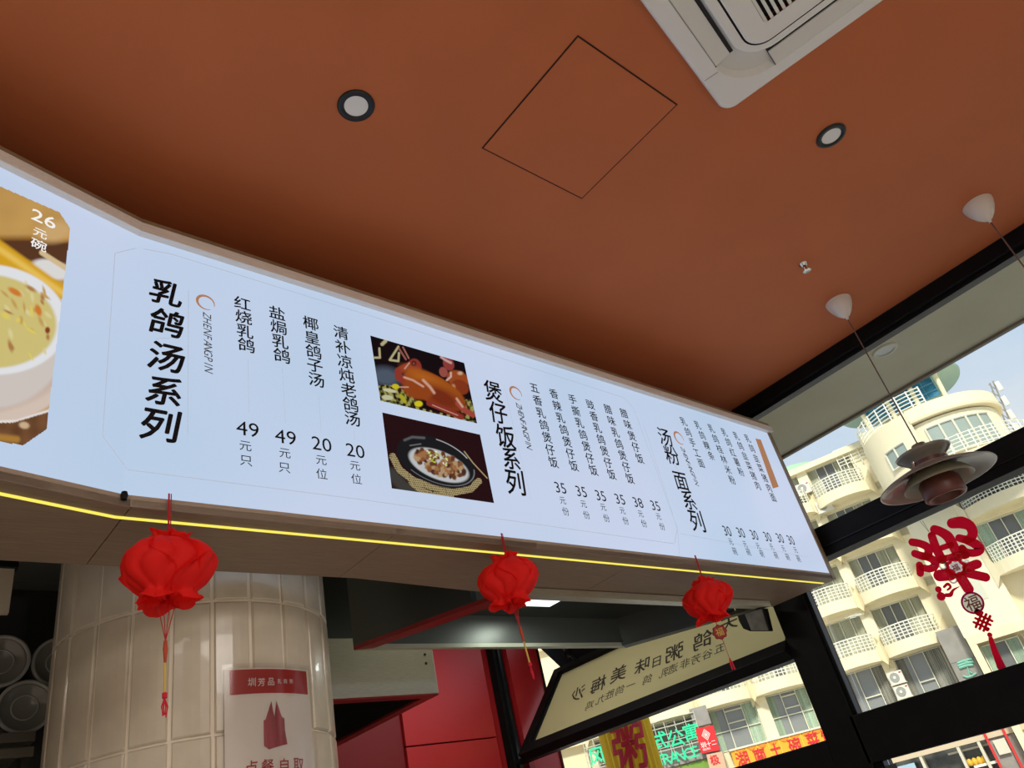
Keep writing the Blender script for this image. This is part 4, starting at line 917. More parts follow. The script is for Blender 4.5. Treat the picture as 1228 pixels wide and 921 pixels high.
for j in range(48):
    a, b = 2 * math.pi * j / 48, 2 * math.pi * (j + 1) / 48
    m.add([p + np.array([-.0012, r * math.cos(t), r * math.sin(t)]) for r, t in ((R1, a), (R1, b), (R0, b), (R0, a))], [(0, 1, 2, 3)])
m.build('roundel_ring', paper('sticker_wine', (0.42, 0.006, 0.09), 0.85, 0.5), stk)
m = MB(); blob(m, 612, 800, 76, 0); m.build('roundel_ground', paper('roundel_cream', (0.97, 0.92, 0.74), 0.97, 0.6), stk)
sgl('福', 612, 800, 122, 1, .012, 'roundel_character', mat('roundel_ink', (0.22, 0.06, 0.04), 0.6))
zk = lambda x, y: (1060 + x / 3.07, 520 + y / 3.07)
m = MB()
for q in (-16, 0, 16):
    dx, dy = q * .90, q * .42
    ribbon(m, [(365 + dx - 12, 692 + dy + 27), (365 + dx + 12, 692 + dy - 27)], 9.5, 0, zk, 3.07); ribbon(m, [(365 - 27 - q * .42, 692 - 12 + q * .9), (365 + 27 - q * .42, 692 + 12 + q * .9)], 9.5, 0, zk, 3.07)
blob(m, 345, 657, 12, 0, conv=zk); m.build('knot', M_stk, stk)
m = MB(); blob(m, 380, 720, 8, 0, conv=zk); blob(m, 390, 741, 9, 0, conv=zk); ribbon(m, [(394, 756), (408, 800), (432, 858)], [17, 22, 30], 0, zk, 3.07); m.build('tassel', M_stk, stk)
m = MB(); ribbon(m, [(386, 750), (398, 747)], 4, 1, zk, 3.07); m.build('tassel_band', M_stw, stk)
m = MB(); ribbon(m, [(165, 105), (240, 197)], 3); ribbon(m, [(185, 100), (243, 195)], 3); m.build('hanging_thread', mat('thread', (0.05, 0.04, 0.04), 0.7), stk)

# ------------------------------------------------------------------ across the street
M_cream = mat('facade_render', (0.86, 0.77, 0.53), 0.85, noise=0.05, nscale=0.7)
M_creamd = mat('facade_render_warm', (0.84, 0.73, 0.47), 0.85, noise=0.05, nscale=0.7)
M_pane = mat('facade_glass', (0.15, 0.155, 0.145), 0.35, spec=0.4)
M_paned = mat('dark_opening', (0.03, 0.03, 0.035), 0.4)
M_curt = mat('curtain', (0.60, 0.60, 0.47), 0.9, noise=0.22, nscale=3.2, stretch=(3, 3, 0.02))
M_curtg = mat('curtain_green', (0.50, 0.60, 0.48), 0.9, noise=0.2, nscale=3.2, stretch=(3, 3, 0.02))
M_curtb = mat('curtain_grey', (0.36, 0.35, 0.30), 0.9, noise=0.3, nscale=3.2, stretch=(4, 4, 0.02))
M_fr = mat('window_frame_pale', (0.72, 0.69, 0.55), 0.6); M_rail = mat('railing_white', (0.86, 0.84, 0.72), 0.5)
M_stone = mat('grey_stone', (0.30, 0.28, 0.25), 0.8, noise=0.15, nscale=2)
struct('ground_street', MB().box(3.85, 90, -60, 80, -0.12, -0.02), mat('paving', (0.46, 0.44, 0.40), 0.9, noise=0.1, nscale=0.6))

class Fr:
    def __init__(s, a, b, w=0.0):
        a, b = np.array(a, float), np.array(b, float); s.d = (b - a) / np.linalg.norm(b - a); n = np.array([s.d[1], -s.d[0]])
        if np.dot(n, -a) < 0: n = -n
        s.n = n; s.a = a + n * w; s.len = np.linalg.norm(b - a)
    def pt(s, u, w, z): p = s.a + s.d * u + s.n * w; return np.array([p[0], p[1], z])
    def box(s, mb, u0, u1, w0, w1, z0, z1):
        return mb.prism([s.pt(u0, w0, z0), s.pt(u1, w0, z0), s.pt(u1, w1, z0), s.pt(u0, w1, z0)], (0, 0, z1 - z0))
    def hit(s, x, y, w=0.0):
        P = on_plane(x, y, np.append(s.a + s.n * w, 0), np.append(s.n, 0)); return float(np.dot(P[:2] - s.a, s.d)), float(P[2])
A1, A2, A3 = (31, 30.), (38.6, 20.2), (41.4, 11.)
F1 = Fr(A1, A2); F2 = Fr(A2, A3); FW = Fr(A2, A3, 2.0)
LV = [6.3, 8.9, 11.5, 14.1]
bld = thing('apartment_building', 'cream apartment block across the street with curved white railed balconies and rooftop tower', 'building', (39, 20, 0))
bld2 = bld
def B(mb, name, m, parent=bld, **k): return mb.build(name, m, parent, **k)
def window(F, u0, u1, z0, z1, w=-0.30, cols=4, dark=(), curt=None, rows=(), parent=bld, fr=0.045):
    wo_ = B(F.box(MB(), u0, u1, w - .12, w - .05, z0, z1), 'window', M_paned, parent)
    us = np.linspace(u0, u1, cols + 1)
    for i in range(cols):
        kind = 'pane' if (i in dark) else 'curtain'
        mt = (M_paned if i in dark else (curt or M_curt))
        zz0 = z0; 
        if kind == 'curtain':                          # pleated curtain behind the glass
            n = 10; uu = np.linspace(us[i] + .02, us[i + 1] - .02, n * 2 + 1); mb = MB()
            vs = [F.pt(u, w - .045 + (.05 if k % 2 else 0), z) for k, u in enumerate(uu) for z in (z0 + .02, z1 - .02)]
            mb.add(vs, [(2 * k, 2 * k + 2, 2 * k + 3, 2 * k + 1) for k in range(2 * n)]); B(mb, 'curtain', mt, wo_)
        else: B(F.box(MB(), us[i] + .02, us[i + 1] - .02, w - .04, w - .03, z0 + .02, z1 - .02), 'pane', M_pane, wo_)
    fm = MB()
    for u in us: F.box(fm, u - fr / 2, u + fr / 2, w, w + .05, z0, z1)
    for z in (z0, z1 - fr): F.box(fm, u0, u1, w, w + .05, z, z + fr)
    for (ua, ub, z) in rows: F.box(fm, ua, ub, w, w + .05, z, z + fr)
    B(fm, 'window_frame', M_fr, wo_)
    return wo_
def arc(F, uc, hw, dep, n=14, w0=0.0):                 # curved front edge of a balcony
    R = (hw * hw + dep * dep) / (2 * dep); t0 = math.asin(min(1, hw / R)); out = []
    for k in range(n + 1):
        t = -t0 + 2 * t0 * k / n; out.append((uc + R * math.sin(t), w0 + R * math.cos(t) - (R - dep)))
    return out
def balcony(F, uc, hw, z, base=0.55, dep=0.55, parent=bld, rails=4, post=9, h0=1.0, w0=0.0):
    pts = [(uc - hw, w0), (uc - hw, w0 + base)] + [(u, w + base) for u, w in arc(F, uc, hw, dep, w0=w0)] + [(uc + hw, w0 + base), (uc + hw, w0)]
    P = [F.pt(u, w, z - .28) for u, w in pts]
    b = B(MB().prism(P, (0, 0, .55)), 'balcony', M_cream, parent)
    # sloped corbels running back to the piers
    cb = MB()
    for s in (-1, 1):
        e = uc + s * hw; cb.prism([F.pt(e, 0 + w0, z - .28), F.pt(e, base + w0, z - .28), F.pt(e + s * .30, w0, z - .28)], (0, 0, .55))
        cb.prism([F.pt(e, w0 + base, z + .27), F.pt(e + s * .02, w0 + base, z - .28), F.pt(e + s * .32, w0, z - .70), F.pt(e + s * .32, w0, z + .9)], tuple(F.pt(0, .06, 0) - F.pt(0, 0, 0)))
    B(cb, 'corbel', M_cream, b)
    rl = MB(); line = [(uc - hw + .04, w0 + .05), (uc - hw + .04, w0 + base)] + [(u * .985 + uc * .015, w + base - .04) for u, w in arc(F, uc, hw - .04, dep, w0=w0)] + [(uc + hw - .04, w0 + base), (uc + hw - .04, w0 + .05)]
    for k in range(rails + 1):
        zz = z + .27 + (h0 - .27) * (k + 1) / (rails + 1)
        rl.tube([F.pt(u, w, zz) for u, w in line], .022 if k < rails else .032, 5)
    a = np.array(line); seg = np.r_[0, np.cumsum(np.linalg.norm(np.diff(a, axis=0), axis=1))]
    for s in np.linspace(0, seg[-1], post * 2 + 1):
        u = np.interp(s, seg, a[:, 0]); w = np.interp(s, seg, a[:, 1]); rl.tube([F.pt(u, w, z + .25), F.pt(u, w, z + h0)], .022, 5)
    B(rl, 'railing', M_rail, b)
    return b

# solid core walls behind the windows, spandrels and piers in front
for F, ua, ub in ((Fr((24.5, 38.4), A1), 0, None), (F1, -0.0, None), (F2, 0, None)):
    ub = ub or F.len
    B(F.box(MB(), ua, ub, -1.2, -0.43, 0, 16.2), 'core_wall', M_creamd)
    for z in LV: B(F.box(MB(), ua, ub, -.43, 0, z - .30, z + .12), 'spandrel', M_cream)
    for z in LV: B(F.box(MB(), ua, ub, -.43, -.02, z + 2.12, z + 2.30), 'spandrel', M_cream)
    B(F.box(MB(), ua, ub, -.43, .25, 16.2, 16.5), 'cornice', M_cream)
def pier(F, u0, u1, z0=0, z1=16.2, m=M_cream, w=0.0): B(F.box(MB(), u0, u1, -.43, w, z0, z1), 'pier', m)
for u0, u1 in ((0, .35), (2.75, 3.3), (5.62, 6.2), (8.68, 9.26), (11.32, 12.39)): pier(F1, u0, u1)
for u0, u1 in ((0, .55), (2.70, 3.26), (5.62, 9.6)): pier(F2, u0, u1, 6.0 if u0 > 5 else 2.9)
pier(F2, 0, .3, 0, 6)
for uc in (1.55, 4.45, 7.25, 10.15):
    for i, z in enumerate(LV): 
        balcony(F1, uc, 1.30, z); window(F1, uc - 1.1, uc + 1.1, z + .14, z + 2.1, dark=(1,) if i % 2 else (2,))
balcony(F2, 1.65, 1.22, LV[0]); balcony(F2, 1.65, 1.22, LV[1]); balcony(F2, 1.65, 1.22, LV[2]); balcony(F2, 1.65, 1.22, LV[3])
for i, z in enumerate(LV): window(F2, .55, 2.70, z + .14, z + 2.12, dark=(0,) if i == 1 else (), cols=4)
for i, z in enumerate(LV):
    balcony(F2, 4.55, 1.32, z)
    window(F2, 3.26, 5.62, z + .14, z + 2.12, cols=5, dark=(1, 2) if i != 1 else (1, 2))
# first floor windows under the balconies
def big(F, u0, u1, c, z0=4.05, z1=6.0, du=(.36, .72)):
    a, b = u0 + (u1 - u0) * du[0], u0 + (u1 - u0) * du[1]
    wo_ = B(F.box(MB(), u0, u1, -.42, -.37, z0, z1), 'window', M_paned, bld)
    for (p, q) in ((u0, u0 + (u1 - u0) * .20), (b + .05, u1)):
        n = 9; uu = np.linspace(p, q, 2 * n + 1); mb = MB(); vs = [F.pt(u, -.36 + (.05 if k % 2 else 0), z) for k, u in enumerate(uu) for z in (z0, z1)]
        B(mb.add(vs, [(2 * k, 2 * k + 2, 2 * k + 3, 2 * k + 1) for k in range(2 * n)]), 'curtain', c, wo_)
    B(F.box(MB(), u0, u1, -.365, -.36, z0, z0 + .01), 'sill', M_fr, wo_)
    B(F.box(MB(), u0 + (u1 - u0) * .2, b, -.345, -.335, z0, z1), 'pane', mat('hazy_glass', (0.25, 0.26, 0.25), 0.15, spec=.7), wo_)
    fm = MB()
    for u in (u0, a, b, u1 - .03): F.box(fm, u, u + .045, -.29, -.24, z0, z1)
    for z in (z0, z0 + .85, z1 - .06): F.box(fm, u0, u1, -.29, -.25, z, z + .04)
    for z in (z0 + 1.15, z0 + 1.70): F.box(fm, a, b, -.29, -.23, z, z + .06)
    B(fm, 'window_frame', M_fr, wo_); return wo_
for u0, u1 in ((.35, 2.75), (3.3, 5.62), (6.2, 8.68), (9.26, 11.32)): big(F1, u0, u1, M_curtg, 4.05)
big(F2, .55, 2.70, M_curtb, 3.0); big(F2, 3.26, 5.45, M_curtb, 3.0, 6.0, (.30, .62))
# lower floor
for F, ua, ub in ((F1, 0, 12.4), (F2, 0, 9.6)):
    B(F.box(MB(), ua, ub, -.43, .02, 2.5, 3.0 if F is F2 else 4.0), 'spandrel', M_cream)
# wing at the right with its own curved balconies
B(FW.box(MB(), 6.66, 9.15, -2.0, 0, 5.75, 16.2), 'wing_wall', M_cream)
B(FW.box(MB(), 9.15, 15.5, -2.0, -.35, 5.75, 13.3), 'wing_wall', M_creamd)
B(FW.box(MB(), 6.95, 15.5, -.10, .02, 5.38, 5.75), 'wing_beam', M_creamd)
B(FW.box(MB(), 6.70, 7.0, -2.0, 0.0, 0, 5.75), 'wing_pier', M_creamd)
B(FW.box(MB(), 7.0, 15.5, -2.2, -.9, 0, 5.74), 'wing_wall', M_creamd)
B(FW.box(MB(), 7.5, 8.35, -.0, .02, 7.0, 8.3), 'wall_patch', mat('patched_render', (0.60, 0.60, 0.48), 0.8))
for (u0, u1, c) in ((7.05, 8.6, M_curtg), (8.8, 10.8, M_curtg), (11.0, 13.0, M_curtb)):
    window(FW, u0, u1, 2.6, 5.3, w=-.7, cols=3, dark=(1,), curt=c)
for i, z in enumerate((7.95, 10.55)):
    balcony(FW, 11.25, 2.05, z, base=.3, dep=1.0, post=14, h0=1.0)
    window(FW, 9.25, 13.2, z + .28, z + 2.15, w=-.25, cols=7, dark=(1, 2, 4), curt=M_curtg)
for z in (10.15, 12.85): B(FW.box(MB(), 9.15, 15.5, -.35, .05, z - .05, z + .25), 'spandrel', M_creamd)
for zz in (5.75, 8.3, 10.9): B(FW.box(MB(), 13.3, 15.5, -.35, 0, zz, zz + 2.3), 'wing_wall', M_cream)

# round corner tower
TZ = 15.25; az = R_(14.75); TC = np.array([41 * math.cos(az), 41 * math.sin(az)]); TR = 3.2
def cyl(mb, c, r, z0, z1, n=48): return mb.lathe((c[0], c[1], 0), [(0, z0), (r, z0), (r, z1), (0, z1)], n)
B(cyl(MB(), TC, TR - .25, 11.9, TZ - .7), 'tower_wall', M_cream, smooth=False)
tw_dir = math.atan2(-TC[1], -TC[0])
B(MB().lathe((TC[0], TC[1], 0), [(0, TZ - .65), (TR, TZ - .62), (TR + .03, TZ - .5), (TR, TZ + .05), (0, TZ + .05)], 40, a0=tw_dir - .18, a1=tw_dir + 2.6), 'tower_slab', M_cream)
B(MB().lathe((TC[0], TC[1], 0), [(0, 11.9), (TR - .03, 11.9), (TR - .03, TZ), (0, TZ)], 40, a0=tw_dir - 2.6, a1=tw_dir - .17), 'tower_wall', M_cream)
c2_ = TC + .9 * np.array([math.cos(tw_dir + .9), math.sin(tw_dir + .9)])
B(MB().lathe((c2_[0], c2_[1], 0), [(0, TZ - 3.35), (TR - .1, TZ - 3.35), (TR - .1, TZ - 2.9), (0, TZ - 2.9)], 64), 'tower_balcony', M_cream)
rl = MB()
for k in range(1, 6): rl.tube([(c2_[0] + (TR - .15) * math.cos(t), c2_[1] + (TR - .15) * math.sin(t), TZ - 2.9 + .17 * k) for t in np.linspace(0, 2 * math.pi, 49)], .025, 5)
for t in np.linspace(0, 2 * math.pi, 40, endpoint=False): rl.tube([(c2_[0] + (TR - .15) * math.cos(t), c2_[1] + (TR - .15) * math.sin(t), z) for z in (TZ - 2.9, TZ - 2.0)], .03, 5)
B(rl, 'tower_railing', M_rail)
rl = MB()
for k in range(1, 6): rl.tube([(TC[0] + (TR - .12) * math.cos(t), TC[1] + (TR - .12) * math.sin(t), TZ + .18 * k) for t in np.linspace(tw_dir - 2.6, tw_dir + .15, 30)], .028, 5)
for t in np.linspace(tw_dir - 2.6, tw_dir + .15, 16): rl.tube([(TC[0] + (TR - .12) * math.cos(t), TC[1] + (TR - .12) * math.sin(t), z) for z in (TZ, TZ + .95)], .035, 5)
B(rl, 'roof_railing', M_rail)
# curved tower windows
for (t0, t1, z0, z1, n, r) in ((-.05, .95, TZ - 2.55, TZ - 1.05, 5, TR - .22), (-.75, -.38, TZ - 2.1, TZ - 1.2, 2, TR + .0)):
    ts = np.linspace(t0, t1, n * 4 + 1)
    wo_ = B(MB().add([(TC[0] + r * math.cos(tw_dir + t), TC[1] + r * math.sin(tw_dir + t), z) for t in ts for z in (z0, z1)], [(2 * k, 2 * k + 2, 2 * k + 3, 2 * k + 1) for k in range(len(ts) - 1)]), 'window', mat('tower_glass', (0.32, 0.38, 0.34), 0.3), bld)
    fm = MB()
    for t in np.linspace(t0, t1, n + 1): fm.tube([(TC[0] + (r + .03) * math.cos(tw_dir + t), TC[1] + (r + .03) * math.sin(tw_dir + t), z) for z in (z0, z1)], .05, 6)
    for z in (z0, z1): fm.tube([(TC[0] + (r + .03) * math.cos(tw_dir + t), TC[1] + (r + .03) * math.sin(tw_dir + t), z) for t in ts], .05, 6)
    B(fm, 'window_frame', M_fr, wo_)
# rooftop canopy: green disc with blue glazed centre on slanting posts
az = R_(15.45); KC = np.array([42.5 * math.cos(az), 42.5 * math.sin(az)]); KZ = 17.85; KR = 3.15
cano = thing('rooftop_canopy', 'round green rooftop canopy with blue glazed middle on cream posts above the tower', 'canopy', (KC[0], KC[1], 15.3))
MB().lathe((KC[0], KC[1], 0), [(0, KZ - .02), (KR, KZ), (KR + .05, KZ + .1), (KR, KZ + .22), (0, KZ + .5)], 64).build('canopy_disc', mat('canopy_green', (0.36, 0.52, 0.42), 0.5), cano)
gb = MB(); gd = np.array([math.cos(az + math.pi / 2), math.sin(az + math.pi / 2)]); fd = np.array([-math.cos(az), -math.sin(az)])
def kp(a, b, z): q = KC + gd * a + fd * b; return (q[0], q[1], z)
for i in range(3):
    a0_, a1_ = -1.75 + i * 1.2, -.65 + i * 1.2
    gb.prism([kp(a0_, 1.3, 16.6), kp(a1_, 1.3, 16.6), kp(a1_, 1.1, KZ - .02), kp(a0_, 1.1, KZ - .02)], (fd[0] * .05, fd[1] * .05, 0))
gb.build('blue_glazing', mat('blue_glass', (0.035, 0.20, 0.34), 0.12, noise=0.3, nscale=2.5), cano)
gm = MB()
for i in range(7): a_ = -1.8 + i * .6; gm.tube([kp(a_, 1.38, 16.6), kp(a_, 1.18, KZ)], .02, 5)
for z in (16.9, 17.3, 17.7): gm.tube([kp(-1.8, 1.38, z), kp(1.8, 1.38, z)], .02, 5)
gm.build('glazing_bar', mat('blue_bar', (0.10, 0.32, 0.45), 0.4), cano)
for a_ in (-2.0, -.68, .60, 1.95): MB().tube([kp(a_ * .92, 1.75, 15.26), kp(a_, 1.45, KZ)], .11, 8).build('post', M_creamd, cano)
MB().lathe((KC[0], KC[1], 0), [(0, 15.26), (1.3, 15.26), (1.3, 16.7), (0, 16.7)], 32).build('drum', M_creamd, cano)
# small green dome far left on the roof, terrace railing, antenna
pk = F2.hit(945, 562, -3); dm = F2.pt(pk[0], -3, 16.5)
MBd = MB().lathe((dm[0], dm[1], 0), [(2.1, 16.5), (2.15, 16.9), (1.7, 17.35), (.9, 17.65), (0, 17.75)], 40)
o = MBd.build('roof_dome', mat('dome_green', (0.36, 0.56, 0.36), 0.5), None, smooth=True); tag(o, 'low pale green dome peeping over the roof edge beside the menu sign', 'dome')
rl = MB()
for k in range(1, 7): rl.tube([F2.pt(5.0, .1, 16.4 + .18 * k - .9), F2.pt(7.3, .1, 16.4 + .18 * k - .9)], .025, 5)
for u in np.linspace(5.0, 7.3, 7): rl.tube([F2.pt(u, .1, 15.4), F2.pt(u, .1, 16.6)], .03, 5)
B(rl, 'terrace_railing', M_rail)
an = thing('antenna_mast', 'grey lattice antenna mast at the right end of the tower roof', 'antenna', (TC[0], TC[1], TZ))
ap = FW.hit(1195, 500, -1.5); apt = FW.hit(1188, 458, -1.5)
b0 = FW.pt(ap[0], -1.5, TZ - 3.5); b1 = FW.pt(apt[0] + .1, -1.5, apt[1])
m = MB(); 
for dx, dy in ((0, 0), (.28, .05), (.1, .28)): m.tube([b0 + (dx, dy, 0), b1 + (dx * .6, dy * .6, 0)], .035, 5)
for k in range(12):
    s, s2_ = k / 12, (k + 1) / 12; pA = b0 + (b1 - b0) * s; pB = b0 + (b1 - b0) * s2_
    m.tube([pA, pB + (.26, .05, 0)], .02, 4); m.tube([pA + (.26, .05, 0), pB + (.1, .26, 0)], .02, 4)
m.build('lattice', mat('antenna_grey', (0.30, 0.29, 0.26), 0.6), an)
for k in (0.45, .6, .75, .92): q = b0 + (b1 - b0) * k; MB().box(q[0] - .1, q[0] + .05, q[1] - .28, q[1] - .08, q[2] - .25, q[2] + .25).build('antenna_panel', M_rail, an, bevel=.02)

# air conditioner boxes on the facade
def outdoor_unit(F, u, z, w, label, s=1.0):
    t = thing('outdoor_unit', label, 'outdoor unit', F.pt(u, w, z))
    F.box(MB(), u - .33 * s, u + .33 * s, w - .3, w, z, z + .52 * s).build('casing', mat('unit_white', (0.72, 0.69, 0.60), 0.5), t)
    ax = np.stack([np.append(F.d, 0), UZ, np.append(F.n, 0)], 1); cpt = F.pt(u - .06 * s, w + .004, z + .26 * s)
    MB().lathe(cpt, [(0, 0), (.21 * s, 0), (.21 * s, .02), (.19 * s, .02), (.19 * s, .012), (0, .012)], 28, axis=ax).build('fan_guard', mat('unit_fan', (0.33, 0.33, 0.29), 0.6), t)
    MB().lathe(cpt, [(0, .03), (.06 * s, .025), (.06 * s, .0)], 16, axis=ax).build('fan_hub', M_rail, t)
    F.box(MB(), u + .20 * s, u + .30 * s, w, w + .006, z + .40 * s, z + .46 * s).build('badge', mat('badge_red', (0.45, 0.05, 0.05), 0.6), t)
    F.box(MB(), u - .36 * s, u + .36 * s, w - .39, w + .02, z - .05, z).build('bracket', M_fr, t)
outdoor_unit(F2, 3.12, 4.92, .40, 'upper white air conditioner outdoor unit between the curtained first floor windows')
outdoor_unit(F2, 3.12, 4.28, .40, 'lower white air conditioner outdoor unit between the curtained first floor windows')
uu = F2.hit(991, 612, .5); outdoor_unit(F2, uu[0], uu[1], .5, 'white air conditioner outdoor unit under the high balcony beside the menu sign', 1.2)
uu = F2.hit(967, 592, .1); outdoor_unit(F2, uu[0], uu[1], .3, 'pale outdoor unit high on the wall nearest the menu sign end', 1.1)

# stone pillar sign with the green tree emblem
pil = thing('stone_sign_pillar', 'grey stone slab with a pale green palm tree emblem beside the balconies', 'sign', F2.pt(6.05, 1, 0))
F2.box(MB(), 5.62, 6.64, -.4, 1.2, 0, 6.42).build('stone_slab', M_stone, pil)
F2.box(MB(), 5.62, 6.645, -.4, 1.21, 4.98, 5.0).build('slab_joint', mat('joint_dark', (0.15, 0.14, 0.12), 0.9), pil)
m = MB()
def zt(x, y): return F2.hit(1020 + x / 7.675, 740 + y / 7.675, 1.23)
def stroke(m, pts, w):
    for (a, b) in zip(pts, pts[1:]):
        (u0, z0), (u1, z1) = zt(*a), zt(*b); m.tube([F2.pt(u0, 1.24, z0), F2.pt(u1, 1.24, z1)], w, 6)
for row in ([(985, 425), (1070, 395), (1120, 385)], [(990, 450), (1060, 425), (1135, 410)], [(1000, 470), (1075, 445), (1130, 440)], [(1030, 400), (1090, 420)]): stroke(m, row, .055)
m.build('tree_crown', mat('sign_teal', (0.20, 0.50, 0.38), 0.5), pil)
m = MB(); stroke(m, [(1075, 460), (1100, 545)], .03); stroke(m, [(1035, 540), (1075, 555), (1110, 545), (1160, 515)], .045); stroke(m, [(1095, 500), (1120, 520)], .03); m.build('tree_trunk', mat('sign_teal', (0, 0, 0)), pil)

# entrance sign with green letters on its frame
es = thing('entrance_sign', 'open metal frame carrying big green entrance letters behind the yellow lantern', 'sign', F1.pt(3.3, 1, 4.2))
m = MB()
for z in np.linspace(4.35, 6.0, 6): F1.box(m, -.1, 5.6, .9, .94, z, z + .035)
for u in np.linspace(-.1, 5.6, 12): F1.box(m, u, u + .035, .88, .92, 4.2, 6.1)
m.build('frame_grid', mat('sign_grid', (0.55, 0.52, 0.44), 0.6), es)
F1.box(MB(), -.1, 6.4, .35, .80, 3.95, 4.30).build('canopy_box', M_stone, es)
F1.box(MB(), -.1, 6.4, -.35, -.30, 4.3, 6.0).build('back_board', mat('sign_back', (0.20, 0.20, 0.18), 0.8), es)
F1.box(MB(), 5.45, 6.30, .2, .85, 5.35, 6.20).build('stone_block', M_stone, es)
M_grn = mat('letter_green', (0.02, 0.62, 0.28), 0.4, emit=(0.02, 0.62, 0.28), estr=0.35)
def sign_glyphs(F, w, items, m_, parent, name, bold=0.0, depth=.02, roll=0):
    for ch, x, y, s in items:
        u, z = F.hit(x, y, w); P = F.pt(u, w, z); u3 = np.append(F.d, 0); g = MB(); k = s * np.linalg.norm(P - EYE) / FPX
        put_glyph(g, ch, P, k, u3, UZ, bold, 0, 1.0)
        o = g.build(name, m_, parent); md = o.modifiers.new('s', 'SOLIDIFY'); md.thickness = depth; md.offset = 0
sign_glyphs(F1, 1.0, [('风', 716, 907, 18), ('式', 791, 888, 17), ('公', 810.5, 885, 17), ('寓', 829, 878, 17), ('情', 733, 902, 17)], M_grn, es, 'green_character', .012)
sign_glyphs(F1, 1.0, [('T', 792.5, 911.5, 10), ('R', 800, 910, 10), ('A', 808, 908, 10), ('N', 816, 906, 10), ('C', 825.5, 903.5, 10), ('E', 834, 901, 10), ('N', 783, 913, 10), ('E', 775, 915, 10)], M_grn, es, 'green_letter', .01)
F1.box(MB(), 3.6, 5.9, .5, .7, 2.4, 3.9).build('green_panel', mat('lime_panel', (0.18, 0.32, 0.04), 0.6), es)
# red square sign
rs = thing('square_sign', 'tilted bright red square sign with white diamond emblem beside the green letters', 'sign', F1.pt(6.0, 1.1, 4.9))
cr_ = [(833.8, 873.9), (855.5, 869.6), (863, 899.5), (841, 903.8)]
P = [F1.pt(*(lambda h_: (h_[0], 1.1, h_[1]))(F1.hit(x, y, 1.1))) for x, y in cr_]
MB().prism(P, tuple(-np.append(F1.n, 0) * .12)).build('panel', mat('sign_red', (0.72, 0.015, 0.02), 0.45), rs)
M_sw = mat('sign_white', (0.85, 0.80, 0.75), 0.5)
sign_glyphs(F1, 1.12, [('圳', 843.5, 893.5, 5.5), ('十', 850, 892, 5), ('二', 856, 890.5, 5)], M_sw, rs, 'sign_character', .01, .01)
sign_glyphs(F1, 1.12, [('A', 843.5 + 2.2 * i, 899 - .55 * i, 2.0) for i in range(7)] and [(c, 844 + 2.3 * i, 899 - .5 * i, 2.2) for i, c in enumerate('精品酒店')], M_sw, rs, 'sign_character', .0, .01)
u, z = F1.hit(846.5, 881, 1.12); m = MB()
for r0, r1 in ((.26, .22), (.17, .13), (.08, .0)):
    for k in range(4):
        a, b = math.pi / 2 * k, math.pi / 2 * (k + 1)
        m.prism([F1.pt(u + r * math.cos(t) * .8, 1.105, z + r * math.sin(t)) for r, t in ((r0, a), (r0, b), (r1, b), (r1, a))], tuple(np.append(F1.n, 0) * .02))
m.build('diamond_emblem', M_sw, rs)
bs = thing('small_brown_sign', 'small tan sign with a red emblem below the red square sign', 'sign', F1.pt(6.2, 1, 3.8))
P = [F1.pt(*(lambda h_: (h_[0], 1.06, h_[1]))(F1.hit(x, y, 1.06))) for x, y in ((847, 905), (866, 901), (872, 923), (852, 926))]
MB().prism(P, tuple(-np.append(F1.n, 0) * .1)).build('panel', mat('tan_sign', (0.62, 0.40, 0.26), 0.6), bs)
sign_glyphs(F1, 1.08, [('极', 857, 911, 9)], mat('sign_red', (0, 0, 0)), bs, 'sign_character', .02, .01)
# orange shop banner
ob = thing('shop_banner', 'long orange restaurant banner with red characters under the first floor windows', 'banner', F1.pt(9, 1.0, 3.4))
F1.box(MB(), 6.75, 13.2, .55, .62, 2.55, 3.97).build('banner_sheet', mat('banner_orange', (0.90, 0.40, 0.02), 0.6), ob)
F1.box(MB(), 6.70, 13.2, -.2, .70, 3.97, 4.05).build('banner_ledge', M_fr, ob)
M_bg = mat('banner_gold', (0.95, 0.55, 0.06), 0.55)
for k in range(12):
    u = 6.95 + k * .53
    F1.box(MB(), u, u + .035, .60, .66, 2.56, 3.96).build('banner_rib', M_bg, ob)
    cpt = F1.pt(u + .28, .625, 3.95); ax = np.stack([np.append(F1.d, 0), UZ, np.append(F1.n, 0)], 1)
    MB().lathe(cpt, [(0, .0), (.16, .0), (.16, .03), (0, .03)], 16, a0=math.pi, a1=2 * math.pi, axis=ax).build('banner_scallop', mat('banner_amber', (0.75, 0.26, 0.015), 0.6), ob)
sign_glyphs(F1, .66, [('湖', 890.5, 910, 13.5), ('南', 911, 905, 12.5), ('土', 930, 899, 12.5), ('碗', 953, 893, 12.5), ('菜', 974.5, 886.5, 12.5), ('馆', 992, 882, 12)], mat('banner_red', (0.72, 0.01, 0.03), 0.5), ob, 'banner_character', .012, .02)

# street level shopfront seen through the lowest pane
sf = thing('shopfront', 'street level shopfront with cream frames, posters and dark glass across the street', 'shopfront', F2.pt(4, 1, 0))
def hx(x, y, w=1.3): return F2.hit(x, y, w)
F2.box(MB(), -1.5, 9.8, 1.2, 1.3, 1.83, 2.2).build('header_board', mat('header_tan', (0.62, 0.50, 0.34), 0.6), sf)
F2.box(MB(), -1.5, 9.8, .6, .62, 0, 1.84).build('glass_front', mat('shop_glass', (0.07, 0.07, 0.06), 0.15, noise=.6, nscale=1.5), sf)
for x in (1100, 1150, 1178): 
    u = hx(x, 900)[0]; F2.box(MB(), u - .06, u + .06, .62, 1.28, 0, 1.84).build('mullion', mat('shop_frame', (0.62, 0.58, 0.46), 0.6), sf)
F2.box(MB(), 3.8, 6.3, .65, .70, 1.60, 1.68).build('inner_rail', mat('shop_frame', (0, 0, 0)), sf)
